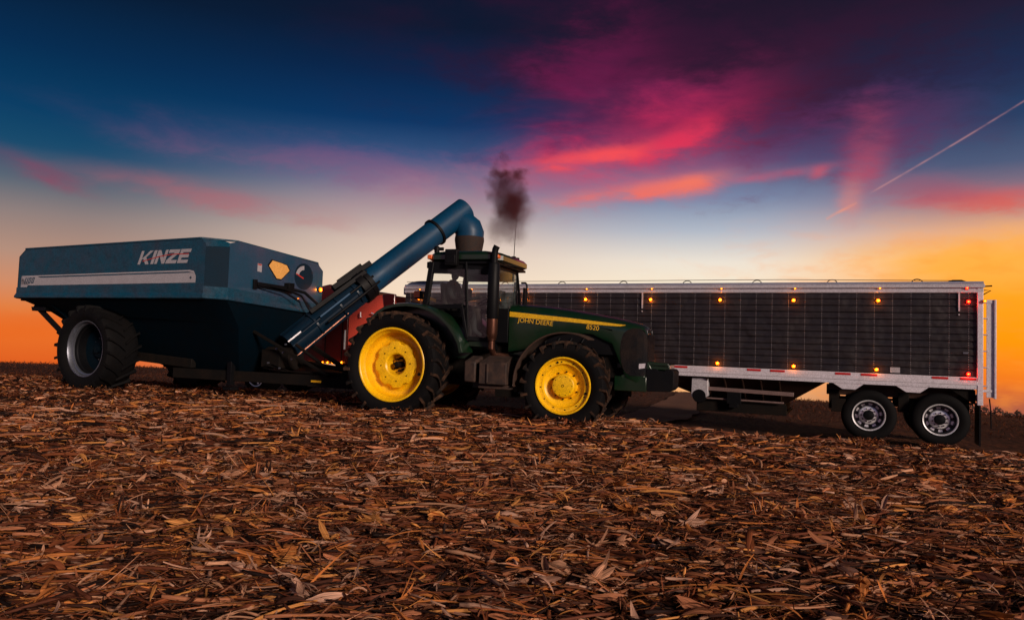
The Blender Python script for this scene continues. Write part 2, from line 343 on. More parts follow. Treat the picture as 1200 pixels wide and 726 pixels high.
def mat_ground():
    mt, t, b = newmat('soil_and_crop_residue')
    tcn = t.nodes.new('ShaderNodeTexCoord')
    def nz(s, d=8, sc=None):
        n = t.nodes.new('ShaderNodeTexNoise'); n.inputs['Scale'].default_value = s; n.inputs['Detail'].default_value = d; n.inputs['Roughness'].default_value = .7
        if sc:
            mpn = t.nodes.new('ShaderNodeMapping'); mpn.inputs['Scale'].default_value = sc; mpn.inputs['Rotation'].default_value = (0, 0, rad(12)); t.links.new(tcn.outputs['Object'], mpn.inputs[0]); t.links.new(mpn.outputs[0], n.inputs[0])
        else: t.links.new(tcn.outputs['Object'], n.inputs[0])
        return n.outputs[0]
    r = t.nodes.new('ShaderNodeValToRGB'); t.links.new(nz(9, 10, (1, .45, 1)), r.inputs[0])
    e = r.color_ramp.elements; e[0].position = .36; e[0].color = (.018, .008, .006, 1); e[1].position = .66; e[1].color = (.17, .06, .028, 1)
    k = e.new(.5); k.color = (.065, .024, .013, 1)
    r2 = t.nodes.new('ShaderNodeValToRGB'); t.links.new(nz(.06, 4, (1, .25, 1)), r2.inputs[0])
    e = r2.color_ramp.elements; e[0].position = .35; e[0].color = (.55, .5, .5, 1); e[1].position = .65; e[1].color = (1.25, 1.2, 1.1, 1)
    mx = t.nodes.new('ShaderNodeMix'); mx.data_type = 'RGBA'; mx.blend_type = 'MULTIPLY'; mx.inputs[0].default_value = 1
    t.links.new(r.outputs[0], mx.inputs[6]); t.links.new(r2.outputs[0], mx.inputs[7]); t.links.new(mx.outputs[2], b.inputs['Base Color'])
    b.inputs['Roughness'].default_value = .95; b.inputs['Specular IOR Level'].default_value = .1
    bp = t.nodes.new('ShaderNodeBump'); bp.inputs['Strength'].default_value = .9; bp.inputs['Distance'].default_value = .05
    t.links.new(nz(22, 8), bp.inputs['Height']); t.links.new(bp.outputs[0], b.inputs['Normal'])
    return mt
GROUND = mat_ground()
def grid_mesh(name, xs, ys, zf, mt):
    XX, YY = np.meshgrid(xs, ys); ZZ = zf(XX, YY); nx, ny = len(xs), len(ys)
    v = np.stack([XX, YY, ZZ], -1).reshape(-1, 3)
    f = [(j*nx+i, j*nx+i+1, (j+1)*nx+i+1, (j+1)*nx+i) for j in range(ny-1) for i in range(nx-1)]
    me = bpy.data.meshes.new(name); me.from_pydata(v.tolist(), [], f); me.materials.append(mt)
    me.polygons.foreach_set('use_smooth', [True]*len(f))
    o = bpy.data.objects.new(name, me); col.objects.link(o); return o
def spaced(a, b, n, p):
    t = np.linspace(-1, 1, n); return (a+b)/2+(b-a)/2*np.sign(t)*np.abs(t)**p
xs = spaced(-900, 900, 260, 3.2); ys = np.concatenate([np.linspace(-60, -2, 20), np.arange(-1, 30, .22), 30+np.linspace(0, 1, 90)[1:]**2.2*1200])
g = grid_mesh('field_ground', xs, ys, ground_z, GROUND); tag(g, kind='structure')

# packed dirt track that runs away behind the trailer
DIRT = mat('packed_dirt', (.15, .07, .045), .95, dirt=.5, dcol=(.15, .075, .05), scale=1.5, bump=.5, bscale=12, spec=.1)
tb = MB(); pc = [(.2, 15.8), (2.0, 17.0), (3.9, 19.4), (5.5, 24), (7.6, 31), (11, 43), (19, 70), (34, 120)]
vs, fs = [], []
path = []
for i in range(len(pc)-1):
    for k in range(14):
        t = k/14; path.append((pc[i][0]*(1-t)+pc[i+1][0]*t, pc[i][1]*(1-t)+pc[i+1][1]*t))
for i, p in enumerate(path):
    q = path[min(i+1, len(path)-1)]; o_ = path[max(i-1, 0)]; d = Vector((q[0]-o_[0], q[1]-o_[1])).normalized(); nn = Vector((-d.y, d.x))
    for k in range(7):
        w = (k/6-.5)*1.7*(1+.06*sin(i*.9+k)); x_, y_ = p[0]+nn.x*w, p[1]+nn.y*w
        vs.append((x_, y_, float(ground_z(x_, y_))+.035+.02*cos(k*2.1)))
for i in range(len(path)-1):
    for k in range(6): fs.append((i*7+k, i*7+k+1, (i+1)*7+k+1, (i+1)*7+k))
tb.add(vs, fs); tag(tb.build('dirt_track', DIRT), kind='structure')

# ------------------------------------------------------------------ litter of husks, leaves and stalks
def husk_mat(name, trans):
    mt, t, b = newmat(name)
    at = t.nodes.new('ShaderNodeAttribute'); at.attribute_name = 'tint'
    uvn = t.nodes.new('ShaderNodeUVMap'); mpn = t.nodes.new('ShaderNodeMapping'); mpn.inputs['Scale'].default_value = (2.2, .35, 1)
    t.links.new(uvn.outputs[0], mpn.inputs[0])
    n = t.nodes.new('ShaderNodeTexNoise'); n.inputs['Scale'].default_value = 3; n.inputs['Detail'].default_value = 4
    t.links.new(mpn.outputs[0], n.inputs[0])
    mr = t.nodes.new('ShaderNodeMapRange'); mr.inputs[1].default_value = .3; mr.inputs[2].default_value = .7; mr.inputs[3].default_value = .35; mr.inputs[4].default_value = 1.5
    t.links.new(n.outputs[0], mr.inputs[0])
    hs = t.nodes.new('ShaderNodeHueSaturation'); t.links.new(at.outputs['Color'], hs.inputs['Color']); t.links.new(mr.outputs[0], hs.inputs['Value'])
    t.links.new(hs.outputs[0], b.inputs['Base Color']); b.inputs['Roughness'].default_value = .7; b.inputs['Specular IOR Level'].default_value = .12
    bp = t.nodes.new('ShaderNodeBump'); bp.inputs['Strength'].default_value = .5; bp.inputs['Distance'].default_value = .004
    t.links.new(n.outputs[0], bp.inputs['Height']); t.links.new(bp.outputs[0], b.inputs['Normal'])
    if trans:
        tr = t.nodes.new('ShaderNodeBsdfTranslucent'); t.links.new(hs.outputs[0], tr.inputs[0]); mx = t.nodes.new('ShaderNodeMixShader'); mx.inputs[0].default_value = trans
        t.links.new(b.outputs[0], mx.inputs[1]); t.links.new(tr.outputs[0], mx.inputs[2]); t.links.new(mx.outputs[0], t.nodes['Material Output'].inputs[0])
    return mt
PAL = np.array([(.46, .175, .085), (.55, .185, .05), (.28, .082, .032), (.62, .31, .18), (.15, .045, .022), (.065, .024, .015), (.022, .011, .009), (.56, .31, .21), (.74, .31, .09), (.20, .065, .036)])
PW = np.array([.13, .07, .12, .09, .13, .14, .17, .055, .045, .05]); PW = PW/PW.sum()
def scatter(n, d0, d1, az0=-43, az1=43):
    a = np.radians(RNG.uniform(az0, az1, n)); d = np.sqrt(RNG.uniform(d0*d0, d1*d1, n)); return d*np.sin(a), d*np.cos(a)
def blades(x, y, Lr, Wr, ns, zoff=(0, .05), pitch=.22, curl=1.2, prof='husk', yaw=None, tint=None, steep=.06, yawbias=False):
    n = len(x); ln = RNG.uniform(*Lr, n); wd = RNG.uniform(*Wr, n)
    ya = RNG.uniform(0, 2*pi, n) if yaw is None else yaw
    if yawbias: ya = np.where(RNG.random(n) < .45, RNG.normal(0, .45, n)+pi*(RNG.random(n) < .5), ya)
    pt = RNG.normal(0, pitch, n); st = RNG.random(n) < steep; pt = np.where(st, RNG.uniform(.3, .95, n), pt)
    cv = RNG.normal(0, curl, n); tw = RNG.normal(0, .7, n); cup = RNG.uniform(-.5, .5, n)*wd; side = RNG.normal(0, .22, n); rl = RNG.normal(0, .45, n)
    z0 = ground_z(x, y)+RNG.uniform(*zoff, n)
    V = np.zeros((n, ns+1, 3, 3)); px = np.zeros(n); pz = np.zeros(n); py = np.zeros(n)
    for i in range(ns+1):
        t = i/ns
        if prof == 'husk': w = wd*(np.sin(pi*min(1, t*.86+.14))**.75)*(1 if i < ns else .12)*(1+RNG.normal(0, .13, n))
        elif prof == 'leaf': w = wd*(1-.85*t**2)
        else: w = wd*(1 if 0 < i < ns else .45)*(1+RNG.normal(0, .2, n))
        a = pt+cv*(t-.35); s_ = side*(t-.3)
        roll = rl+tw*t
        for k in (0, 1, 2):
            l = (k-1)*.5*w
            V[:, i, k, 0] = px; V[:, i, k, 1] = py+l*np.cos(roll); V[:, i, k, 2] = pz+l*np.sin(roll)+(cup*(w/np.maximum(wd, 1e-6)) if k == 1 else 0)
        px = px+ln/ns*np.cos(a)*np.cos(s_); py = py+ln/ns*np.sin(s_); pz = pz+ln/ns*np.sin(a)
    V[..., 0] -= (px/2)[:, None, None]
    V[..., 2] -= np.where(st, 0, np.minimum(0, (pz/2)))[:, None, None]*0
    mn = V[..., 2].min(axis=(1, 2)); V[..., 2] -= mn[:, None, None]                    # rests on the ground
    cs, sn = np.cos(ya)[:, None, None], np.sin(ya)[:, None, None]
    Xr = V[..., 0]*cs-V[..., 1]*sn+x[:, None, None]; Yr = V[..., 0]*sn+V[..., 1]*cs+y[:, None, None]
    V[..., 0] = Xr; V[..., 1] = Yr; V[..., 2] += z0[:, None, None]
    q = []
    for i in range(ns):
        for k in (0, 1): q.append((i*3+k, i*3+k+1, (i+1)*3+k+1, (i+1)*3+k))
    q = np.array(q); base = np.arange(n)*(3*(ns+1))
    F = (base[:, None, None]+q[None]).reshape(-1, 4)
    if tint is None:
        tint = PAL[RNG.choice(len(PAL), n, p=PW)]*RNG.uniform(.35, 1.5, (n, 1))*(1, .95, .9)
    C = np.repeat(tint, 3*(ns+1), axis=0)
    uvv = np.array([(k/2, i/ns) for i in range(ns+1) for k in range(3)])
    UV = np.tile(uvv, (n, 1)) + np.repeat(RNG.uniform(0, 20, (n, 2)), 3*(ns+1), axis=0)
    return V.reshape(-1, 3), F, C, UV
def stalks(x, y, Lr, Rr, sides=6, zoff=(.0, .06), pitch=.07, up=None):
    n = len(x); ln = RNG.uniform(*Lr, n); rr = RNG.uniform(*Rr, n); ya = RNG.uniform(0, 2*pi, n)
    ya = np.where(RNG.random(n) < .5, RNG.normal(0.1, .4, n), ya)
    pt = RNG.normal(0, pitch, n) if up is None else up
    ns = 6; V = np.zeros((n, ns+1, sides, 3)); bend = RNG.normal(0, .05, n)
    for i in range(ns+1):
        t = i/ns; r = rr*(1.22 if i in (1, 4) else 1.)*(.55 if i == ns else 1)
        cx = ln*(t-.5) if up is None else ln*t*np.cos(pt)
        cz = (ln*(t-.5)*np.sin(pt) if up is None else ln*t*np.sin(pt))+bend*ln*(t-t*t)*2
        for k in range(sides):
            a = 2*pi*k/sides; V[:, i, k, 0] = cx+(0 if up is None else -np.sin(pt)*r*np.cos(a)); V[:, i, k, 1] = r*np.sin(a)+bend*ln*(t-t*t)*3; V[:, i, k, 2] = cz+r*np.cos(a)*(1 if up is None else np.cos(pt))
    cs, sn = np.cos(ya)[:, None, None], np.sin(ya)[:, None, None]
    z0 = ground_z(x, y)+RNG.uniform(*zoff, n)
    Xr = V[..., 0]*cs-V[..., 1]*sn+x[:, None, None]; Yr = V[..., 0]*sn+V[..., 1]*cs+y[:, None, None]
    V[..., 0] = Xr; V[..., 1] = Yr; V[..., 2] += (z0+rr)[:, None, None]
    q = [(i*sides+k, i*sides+(k+1) % sides, (i+1)*sides+(k+1) % sides, (i+1)*sides+k) for i in range(ns) for k in range(sides)]
    q += [(3, 2, 1, 0), (0, 5, 4, 3)]
    F = ((np.arange(n)*(sides*(ns+1)))[:, None, None]+np.array(q)[None]).reshape(-1, 4)
    tint = PAL[RNG.choice(len(PAL), n, p=PW)]*RNG.uniform(.6, 1.1, (n, 1)); C = np.repeat(tint, sides*(ns+1), axis=0)
    uvv = np.array([(k/2, i*2/ns) for i in range(ns+1) for k in range(sides)]); UV = np.tile(uvv, (n, 1))
    return V.reshape(-1, 3), F, C, UV
def pack(name, parts, mt, **k):
    off = 0; Vs, Fs, Cs, Us = [], [], [], []
    for V, F, C, U in parts: Vs.append(V); Fs.append(F+off); Cs.append(C); Us.append(U); off += len(V)
    V = np.concatenate(Vs); F = np.concatenate(Fs); C = np.concatenate(Cs); U = np.concatenate(Us)
    me = bpy.data.meshes.new(name); me.vertices.add(len(V)); me.vertices.foreach_set('co', V.astype(np.float32).ravel())
    me.loops.add(len(F)*4); me.loops.foreach_set('vertex_index', F.astype(np.int32).ravel())
    me.polygons.add(len(F)); me.polygons.foreach_set('loop_start', np.arange(0, len(F)*4, 4, dtype=np.int32)); me.polygons.foreach_set('loop_total', np.full(len(F), 4, dtype=np.int32))
    me.update(calc_edges=True)
    me.polygons.foreach_set('use_smooth', np.ones(len(F), bool))
    ca = me.color_attributes.new('tint', 'FLOAT_COLOR', 'POINT'); ca.data.foreach_set('color', np.concatenate([C, np.ones((len(C), 1))], 1).astype(np.float32).ravel())
    uvl = me.uv_layers.new(name='UVMap'); uvl.data.foreach_set('uv', U[F.ravel()].astype(np.float32).ravel())
    me.materials.append(mt); o = bpy.data.objects.new(name, me); col.objects.link(o); return tag(o, **k)
HUSK = husk_mat('dry_husk', .22); STALK = husk_mat('dry_stalk', 0)
def clusters(n, d0, d1, Lr, Wr):
    cx, cy = scatter(n, d0, d1); k = RNG.integers(5, 11, n); x = np.repeat(cx, k); y = np.repeat(cy, k)
    ya = np.repeat(RNG.uniform(0, 2*pi, n), k)+RNG.normal(0, .38, k.sum())
    tint = np.repeat(PAL[RNG.choice([0, 1, 3, 8, 2, 7], n)], k, axis=0)*RNG.uniform(.7, 1.15, (k.sum(), 1))
    ln = .5*(Lr[0]+Lr[1])*.5; x = x+np.cos(ya)*ln; y = y+np.sin(ya)*ln
    return blades(x, y, Lr, Wr, 6, (.02, .07), .2, .9, 'husk', yaw=ya, tint=tint, steep=.06)
def sc(n, a, b, **k): return scatter(n, a, b, **k)
parts = []
x, y = sc(52000, 2.4, 8); parts.append(blades(x, y, (.02, .10), (.003, .012), 2, (0, .05), .14, .5, 'shred', yawbias=True, steep=.03))
x, y = sc(330, 2.4, 9); parts.append(blades(x, y, (.11, .22), (.022, .045), 7, (.03, .075), .12, .8, 'husk', steep=.0, tint=PAL[RNG.choice([0, 1, 3, 7, 8], 330)]*RNG.uniform(.7, 1.25, (330, 1))))
x, y = sc(9000, 2.4, 8); parts.append(blades(x, y, (.05, .16), (.008, .027), 5, (.01, .06), .16, .7, 'husk', yawbias=True, steep=.04))
x, y = sc(10000, 2.4, 8); parts.append(blades(x, y, (.10, .36), (.004, .014), 5, (.01, .065), .11, .35, 'leaf', yawbias=True, steep=.02))
parts.append(clusters(560, 2.4, 8, (.07, .2), (.005, .018)))
parts.append(clusters(150, 2.6, 8, (.12, .23), (.022, .05)))
x, y = sc(62000, 8, 15); parts.append(blades(x, y, (.03, .13), (.005, .018), 2, (0, .05), .13, .5, 'shred', yawbias=True, steep=.02))
x, y = sc(17000, 8, 15); parts.append(blades(x, y, (.06, .18), (.009, .029), 4, (.01, .055), .14, .7, 'husk', yawbias=True, steep=.015))
parts.append(clusters(520, 8, 15, (.08, .18), (.012, .036)))
x, y = sc(26000, 15, 26, az0=-43, az1=4); parts.append(blades(x, y, (.06, .2), (.014, .04), 3, (0, .05), .12, .8, 'husk', yawbias=True, steep=.015))
wheels_at = [(-1.86, 13.24, .5), (-1.3, 15.1, .5), (1.05, 12.17, .4), (1.68, 13.97, .4), (-9.3, 16.34, .55), (-8.0, 18.9, .55), (7.43, 15.13, .32), (8.6, 14.58, .32)]
for wx_, wy_, hl_ in wheels_at:
    n_ = 520; q_ = RNG.uniform(-hl_, hl_, n_); s_ = RNG.normal(0, .09, n_)-.22; ca_, sa_ = cos(rad(-22)), sin(rad(-22))
    x = wx_+q_*ca_-s_*sa_*1.; y = wy_+q_*sa_+s_*ca_
    parts.append(blades(x, y, (.03, .14), (.006, .028), 4, (0, .11), .3, .9, 'husk', steep=.08))
def front_of_lane(q):
    V, F, C, U = q; k = len(V)//1; t = -((V[:, 0]-TR0.x)*TL.x+(V[:, 1]-TR0.y)*TL.y); ok = (t > 2.4) | (V[:, 0] < -1.5) | (np.abs(t) < .5)
    F = F[ok[F].all(1)]; return V, F, C, U
parts = [front_of_lane(q) for q in parts]
pack('corn_husk_litter', parts, HUSK, kind='stuff', label='tan and orange dry corn husks and leaves strewn over the field', category='crop litter')
parts = []
x, y = sc(5200, 2.4, 8); parts.append(stalks(x, y, (.10, .5), (.003, .010)))
x, y = sc(3600, 8, 15); parts.append(front_of_lane(stalks(x, y, (.15, .6), (.006, .014))))
hx = np.repeat([-2.55, -1.72, -2.2, 1.9, .3], 22)+RNG.normal(0, .07, 110); hy = np.repeat([4.9, 5.1, 6.6, 5.6, 7.4], 22)+RNG.normal(0, .05, 110)
parts.append(stalks(hx, hy, (.06, .17), (.003, .007), up=RNG.uniform(.5, 1.8, 110), zoff=(-.01, .02)))
x, y = sc(160, 3.4, 14); parts.append(stalks(x, y, (.04, .11), (.006, .011), up=RNG.uniform(.7, 1.6, 160), zoff=(-.01, .01)))
pack('corn_stalk_litter', parts, STALK, kind='stuff', label='broken brown corn stalks lying among the husks', category='crop litter')
# short standing stubble on the ground that falls away behind
parts = []
for n_, a_, b_ in ((14000, 20, 45), (16000, 45, 110)):
    x, y = sc(n_, a_, b_, az0=-45, az1=48)
    t_ = -((x-TR0.x)*TL.x+(y-TR0.y)*TL.y); keep = ((t_ < -4.5) | (x < -13)) & (np.abs(x-np.interp(y, [p[1] for p in path], [p[0] for p in path])) > 2.0); x, y = x[keep], y[keep]
    s_ = 1 if a_ < 30 else 1.6
    parts.append(blades(x, y, (.08*s_, .22*s_), (.012*s_, .03*s_), 3, (0, .01), .3, .5, 'leaf', steep=.8, tint=PAL[RNG.choice([2, 4, 5, 9], len(x))]*RNG.uniform(.4, .8, (len(x), 1))))
pack('standing_stubble', parts, HUSK, kind='stuff', label='brown standing stubble on the field behind the machines', category='stubble')

# ------------------------------------------------------------------ wheels shared by the machines
def lug_tyre(R, rimR, W, nlug, lugw, lugh, mt_side, mt_lug):
    """tractor tyre about the y axis, outer side at -y"""
    b = MB().use(mt_side); h = W/2; Rc = R-lugh
    prof = [(rimR, -h*.72), (rimR+.03, -h*.80), (rimR+(Rc-rimR)*.35, -h*.97), (rimR+(Rc-rimR)*.62, -h*1.0), (rimR+(Rc-rimR)*.84, -h*.97), (Rc-.012, -h*.84), (Rc, -h*.6), (Rc+.006, 0)]
    prof = prof+[(r, -y) for r, y in prof[-2::-1]]
    b.lathe(prof, 64)
    b.use(mt_lug)
    for side in (-1, 1):
        for k in range(nlug):
            a0 = 2*pi*(k+(.5 if side > 0 else 0))/nlug
            st = [(.02, 0, 1.), (.40, .30, 1.), (.80, .52, 1.), (1.0, .60, .93), (1.035, .62, .80)]   # (across, sweep, height share)
            rows = []
            for i, (w, sw, hh) in enumerate(st):
                yy = side*h*w; a = a0+sw*2.2*2*pi/nlug*.62
                top = (Rc+lugh*(1.0 if i < 3 else hh)) if i < 4 else Rc-lugh*1.6
                da = lugw/R*(.5 if i < 3 else .62)
                low = Rc-.03 if i < 3 else Rc-.10
                r_ = []
                for (s_, rr) in ((-1, low), (-.75, top), (.75, top), (1, low)):
                    aa = a+da*s_; r_.append((rr*cos(aa), yy*(1.0 if rr == top or i < 3 else .93), rr*sin(aa)))
                rows.append(r_)
            vs = [p for r_ in rows for p in r_]; n = len(rows); fs = []
            for i in range(n-1):
                for j in range(3):
                    q = (i*4+j, i*4+j+1, (i+1)*4+j+1, (i+1)*4+j); fs.append(q if side > 0 else q[::-1])
            fs += [(0, 1, 2, 3) if side < 0 else (3, 2, 1, 0), tuple((n-1)*4+j for j in ((3, 2, 1, 0) if side < 0 else (0, 1, 2, 3)))]
            b.add(vs, fs)
    return b
def bolts(b, r, n, y0, y1, rad_=.014, a0=0., c=(0, 0)):
    for k in range(n):
        t = a0+2*pi*k/n; b.lathe([(0, y0), (rad_, y0), (rad_, y1), (0, y1)][::-1], 6, (c[0]+r*cos(t), 0, c[1]+r*sin(t)))
    return b

# ------------------------------------------------------------------ the tractor
T = empty('tractor', (-1.55, 14.12, -.1), rad(-20), label='green tractor with yellow wheels parked between the blue cart and the long trailer', category='tractor')
TP = T; OFF = (0, 0, .1)
def tb_(name, b, **k): return b.build(name, parent=k.pop('parent', TP), loc=k.pop('loc', OFF), **k)
def rear_rim():
    b = MB().use(YELLOW); h = .31
    b.lathe([(.645, -.235), (.668, -.255), (.660, -.262), (.640, -.262), (.628, -.25), (.618, -.20), (.585, -.16), (.575, -.02), (.555, .015), (.50, .035), (.46, .03), (.42, .0), (.405, -.03), (.39, -.045)], 64)
    # scalloped centre ring
    n = 64; vs, fs = [], []
    for j in range(n):
        t = 2*pi*j/n; sc_ = .398+.022*(1 if (j % 8) < 5 else -.7)
        vs += [(sc_*cos(t), -.045, sc_*sin(t)), (sc_*cos(t), -.078, sc_*sin(t)), (.365*cos(t), -.085, .365*sin(t)), (.215*cos(t), -.080, .215*sin(t)), (.19*cos(t), -.06, .19*sin(t)), (.185*cos(t), .16, .185*sin(t)), (0, .17, 0)]
    for j in range(n):
        k = (j+1) % n
        for i in range(6): fs.append((j*7+i, k*7+i, k*7+i+1, j*7+i+1))
    b.add(vs, fs)
    b.lathe([(.645, -.235), (.64, .24), (.66, .26)], 48)
    b.use(BLACK); bolts(b, .30, 8, -.083, -.094, .012, .2)
    b.lathe([(0, -.01), (.03, -.012), (.03, .0)][::-1], 12, (.60*cos(-.15)*.93, -.19, -.09))
    return b
def rear_hub():
    b = MB().use(BLACK); b.lathe([(.0, .02), (.055, .02), (.06, .04), (.06, .16)], 20)
    bolts(b, .115, 8, .05, .165, .02); return b
def front_rim():
    b = MB().use(YELLOW)
    b.lathe([(.455, -.205), (.476, -.222), (.470, -.232), (.452, -.232), (.440, -.215), (.425, -.175), (.385, -.165), (.365, -.168), (.355, -.155), (.345, -.125), (.30, -.095), (.262, -.085), (.252, -.075), (.215, -.062), (.205, -.075), (.19, -.19), (.175, -.205), (.10, -.215), (0, -.218)], 64)
    b.lathe([(.455, -.205), (.45, .2), (.47, .22)], 48)
    b.use(BLACK); bolts(b, .228, 10, -.075, -.098, .014, .2); bolts(b, .395, 12, -.168, -.178, .011, .1)
    b.lathe([(0, -.182), (.018, -.182), (.018, -.16)][::-1], 12, (.395*cos(1.85), 0, .395*sin(1.85)))
    b.lathe([(0, -.184), (.021, -.184), (.021, -.16)][::-1], 12, (.395*cos(-.28), 0, .395*sin(-.28)))
    bolts(b, .155, 10, -.2, -.214, .007); b.lathe([(.022, -.2185), (.022, -.222), (.016, -.222), (.016, -.2185)][::-1], 16)
    return b
tyR = lug_tyre(.965, .64, .62, 22, .055, .05, RUBBER, DUSTRUBBER); tyF = lug_tyre(.745, .455, .50, 20, .045, .04, RUBBER, DUSTRUBBER)
wr = empty('rear_wheel', (-.18, -.96, .94), 0, T); wr.rotation_euler = (0, .11, 0)
ty = tyR.build('tyre', parent=wr); ri = rear_rim().build('rim', parent=wr, smooth=30); hu = rear_hub().build('hub', parent=wr)
wf = empty('front_wheel', (3.01, -.96, .72), 0, T)
fty = tyF.build('tyre', parent=wf); fri = front_rim().build('rim', parent=wf, smooth=30)
def dupwheel(w, chs, loc, rz):
    c_ = w.copy(); col.objects.link(c_); c_.location = loc; c_.rotation_euler = (0, .23, rz)
    for ch in chs: d = ch.copy(); col.objects.link(d); d.parent = c_
    return c_
dupwheel(wr, (ty, ri, hu), (-.18, .96, .94), pi); dupwheel(wf, (fty, fri), (3.01, .96, .72), pi)

# chassis, axles, engine
b = MB().use(CHASSIS)
b.box(-.55, 1.0, -.32, .32, .50, 1.15); b.box(1.0, 3.9, -.26, .26, .55, 1.30)
b.tube([(-.18, -.75, .84), (-.18, .75, .84)], .17, 16); b.tube([(-.18, -1.02, .84), (-.18, 1.02, .84)], .055, 12)
b.box(-.75, -.45, -.2, .2, .42, .75); b.box(-1.0, -.6, -.08, .08, .40, .46)
for s in (-1, 1):
    b.bar((-.5, s*.42, .62), (-1.15, s*.45, .55), .06, .12); b.bar((-.55, s*.3, 1.05), (-.95, s*.42, .85), .05, .06); b.bar((-.95, s*.42, .85), (-1.05, s*.45, .55), .04, .04)
tb_('chassis', b, bevel=.015)
b = MB().use(CHASSIS); b.box(2.86, 3.16, -.72, .72, .52, .70); b.tube([(3.01, -.82, .62), (3.01, -.62, .62)], .17, 16); b.tube([(3.01, .62, .62), (3.01, .82, .62)], .17, 16)
b.tube([(3.2, -.6, .56), (3.2, .6, .56)], .03, 8); b.box(2.5, 3.6, -.2, .2, .42, .6)
tb_('front_axle', b, bevel=.02)
b = MB().use(BLACK); b.box(1.85, 3.75, -.36, .36, 1.15, 1.5)
for i in range(6): b.tube([(2.0+.22*i, -.37, 1.2), (2.0+.22*i, -.39, 1.34), (2.05+.22*i, -.33, 1.45)], .02, 8)
b.box(1.75, 2.5, -.55, -.36, .72, 1.0); b.lathe([(0, -.58), (.09, -.58), (.09, -.36), (0, -.36)][::-1], 18, (2.25, 0, 1.15)); b.tube([(1.8, -.45, 1.1), (2.05, -.5, 1.05), (2.3, -.4, 1.2), (2.7, -.38, 1.1)], .025, 8)
tb_('engine_block', b, bevel=.01)

# hood: lofted sections
HX = [1.76, 2.1, 2.5, 2.92, 3.3, 3.65, 3.9, 4.08, 4.19, 4.25]
HT = [2.00, 1.985, 1.955, 1.905, 1.845, 1.785, 1.735, 1.69, 1.64, 1.57]
HB = [1.14, 1.20, 1.46, 1.52, 1.50, 1.34, .78, .70, .70, .72]
HW = [.43, .43, .43, .43, .425, .42, .415, .405, .38, .33]
b = MB().use(GREEN); vs, fs = [], []
def hsec(i):
    w, t_, z0 = HW[i], HT[i], HB[i]
    half = [(w*.97, z0), (w, z0+.05), (w, (z0+t_)/2), (w, t_-.20), (w-.004, t_-.14), (w-.025, t_-.075), (w-.075, t_-.03), (w-.16, t_-.004), (w*.4, t_+.008), (w*.3, t_+.02)]
    return [(HX[i], -y, z) for y, z in half]+[(HX[i], 0, t_+.024)]+[(HX[i], y, z) for y, z in half[::-1]]
for i in range(len(HX)): vs += hsec(i)
k = 21
for i in range(len(HX)-1):
    for j in range(k-1): fs.append((i*k+j, (i+1)*k+j, (i+1)*k+j+1, i*k+j+1))
fs.append(tuple(range(k))); fs.append(tuple((len(HX)-1)*k+j for j in range(k-1, -1, -1)))
b.add(vs, fs); hood = tb_('hood', b, smooth=45)
# black mesh grille wrapping from the side to the nose, built 6 mm proud of the hood
GR = mat('black_grille_mesh', (.006, .006, .008), .5, dirt=.15, bump=.8, bscale=160, spec=.08)
b = MB().use(GR)
gz = [(1.62, 3.99, 4.12), (1.585, 3.91, 4.19), (1.52, 3.845, 4.235), (1.38, 3.805, 4.25), (1.20, 3.80, 4.25), (1.05, 3.815, 4.25), (.93, 3.85, 4.25), (.86, 3.90, 4.24), (.81, 3.98, 4.20)]
for s in (-1, 1):
    vs = []; m_ = 9
    for z_, xa, xb in gz:
        for i in range(m_):
            x_ = xa+(xb-xa)*i/(m_-1); vs.append((x_, s*(float(np.interp(x_, HX, HW))+.006), z_))
    n_ = len(gz); b.add(vs, [((i*m_+j, (i+1)*m_+j, (i+1)*m_+j+1, i*m_+j+1) if s < 0 else (i*m_+j, i*m_+j+1, (i+1)*m_+j+1, (i+1)*m_+j)) for i in range(n_-1) for j in range(m_-1)])
b.box(4.235, 4.262, -.335, .335, .84, 1.52)
for i in range(11): b.box(4.258, 4.268, -.33, .33, .88+.06*i, .90+.06*i)
tb_('grille', b, smooth=0)
b = MB().use(GREEN)
out = [(1.765, 1.10), (2.04, 1.16), (2.04, .98), (1.765, .92)]
b.prism([(x_, -.40, z_) for x_, z_ in out], (0, .8, 0)); tb_('hood_skirt', b); b = MB().use(GREEN)
for s in (-1, 1):                                     # front cheek brackets under the hood
    b.bar((3.85, s*.36, .72), (4.3, s*.30, .98), .06, .2); b.box(3.7, 4.25, s*.36-.03, s*.36+.03, .55, .80)
b.box(3.72, 4.62, -.30, .30, .93, 1.02); b.bar((4.0, -.28, 1.04), (4.6, -.28, 1.0), .04, .08)
tb_('front_support', b, bevel=.01)
for s in (-1, 1):
    b = MB().use(DARKALLOY); b.hexa([(4.235, s*.06, 1.56), (4.265, s*.06, 1.50), (4.245, s*.30, 1.50), (4.20, s*.31, 1.555), (4.20, s*.06, 1.64), (4.262, s*.06, 1.60), (4.235, s*.30, 1.60), (4.17, s*.31, 1.63)])
    tb_('headlight', b, bevel=.006)
b = MB().use(YELLOWDECAL)
for s in (-1, 1):
    n = 24; up, dn = [], []
    for i in range(n+1):
        x_ = 1.765+(3.88-1.765)*i/n; zt = float(np.interp(x_, [1.765, 2.9, 3.88], [1.868, 1.772, 1.672])); wd = .085*(1-i/n)**.35*(1 if i else 1)+.006
        y_ = s*(float(np.interp(x_, HX, HW))+.004); up.append((x_, y_, zt)); dn.append((x_, y_, zt-wd))
    b.add(up+dn, [((i, n+1+i, n+2+i, i+1) if s < 0 else (i, i+1, n+2+i, n+1+i)) for i in range(n)])
tb_('hood_stripe', b, smooth=0)
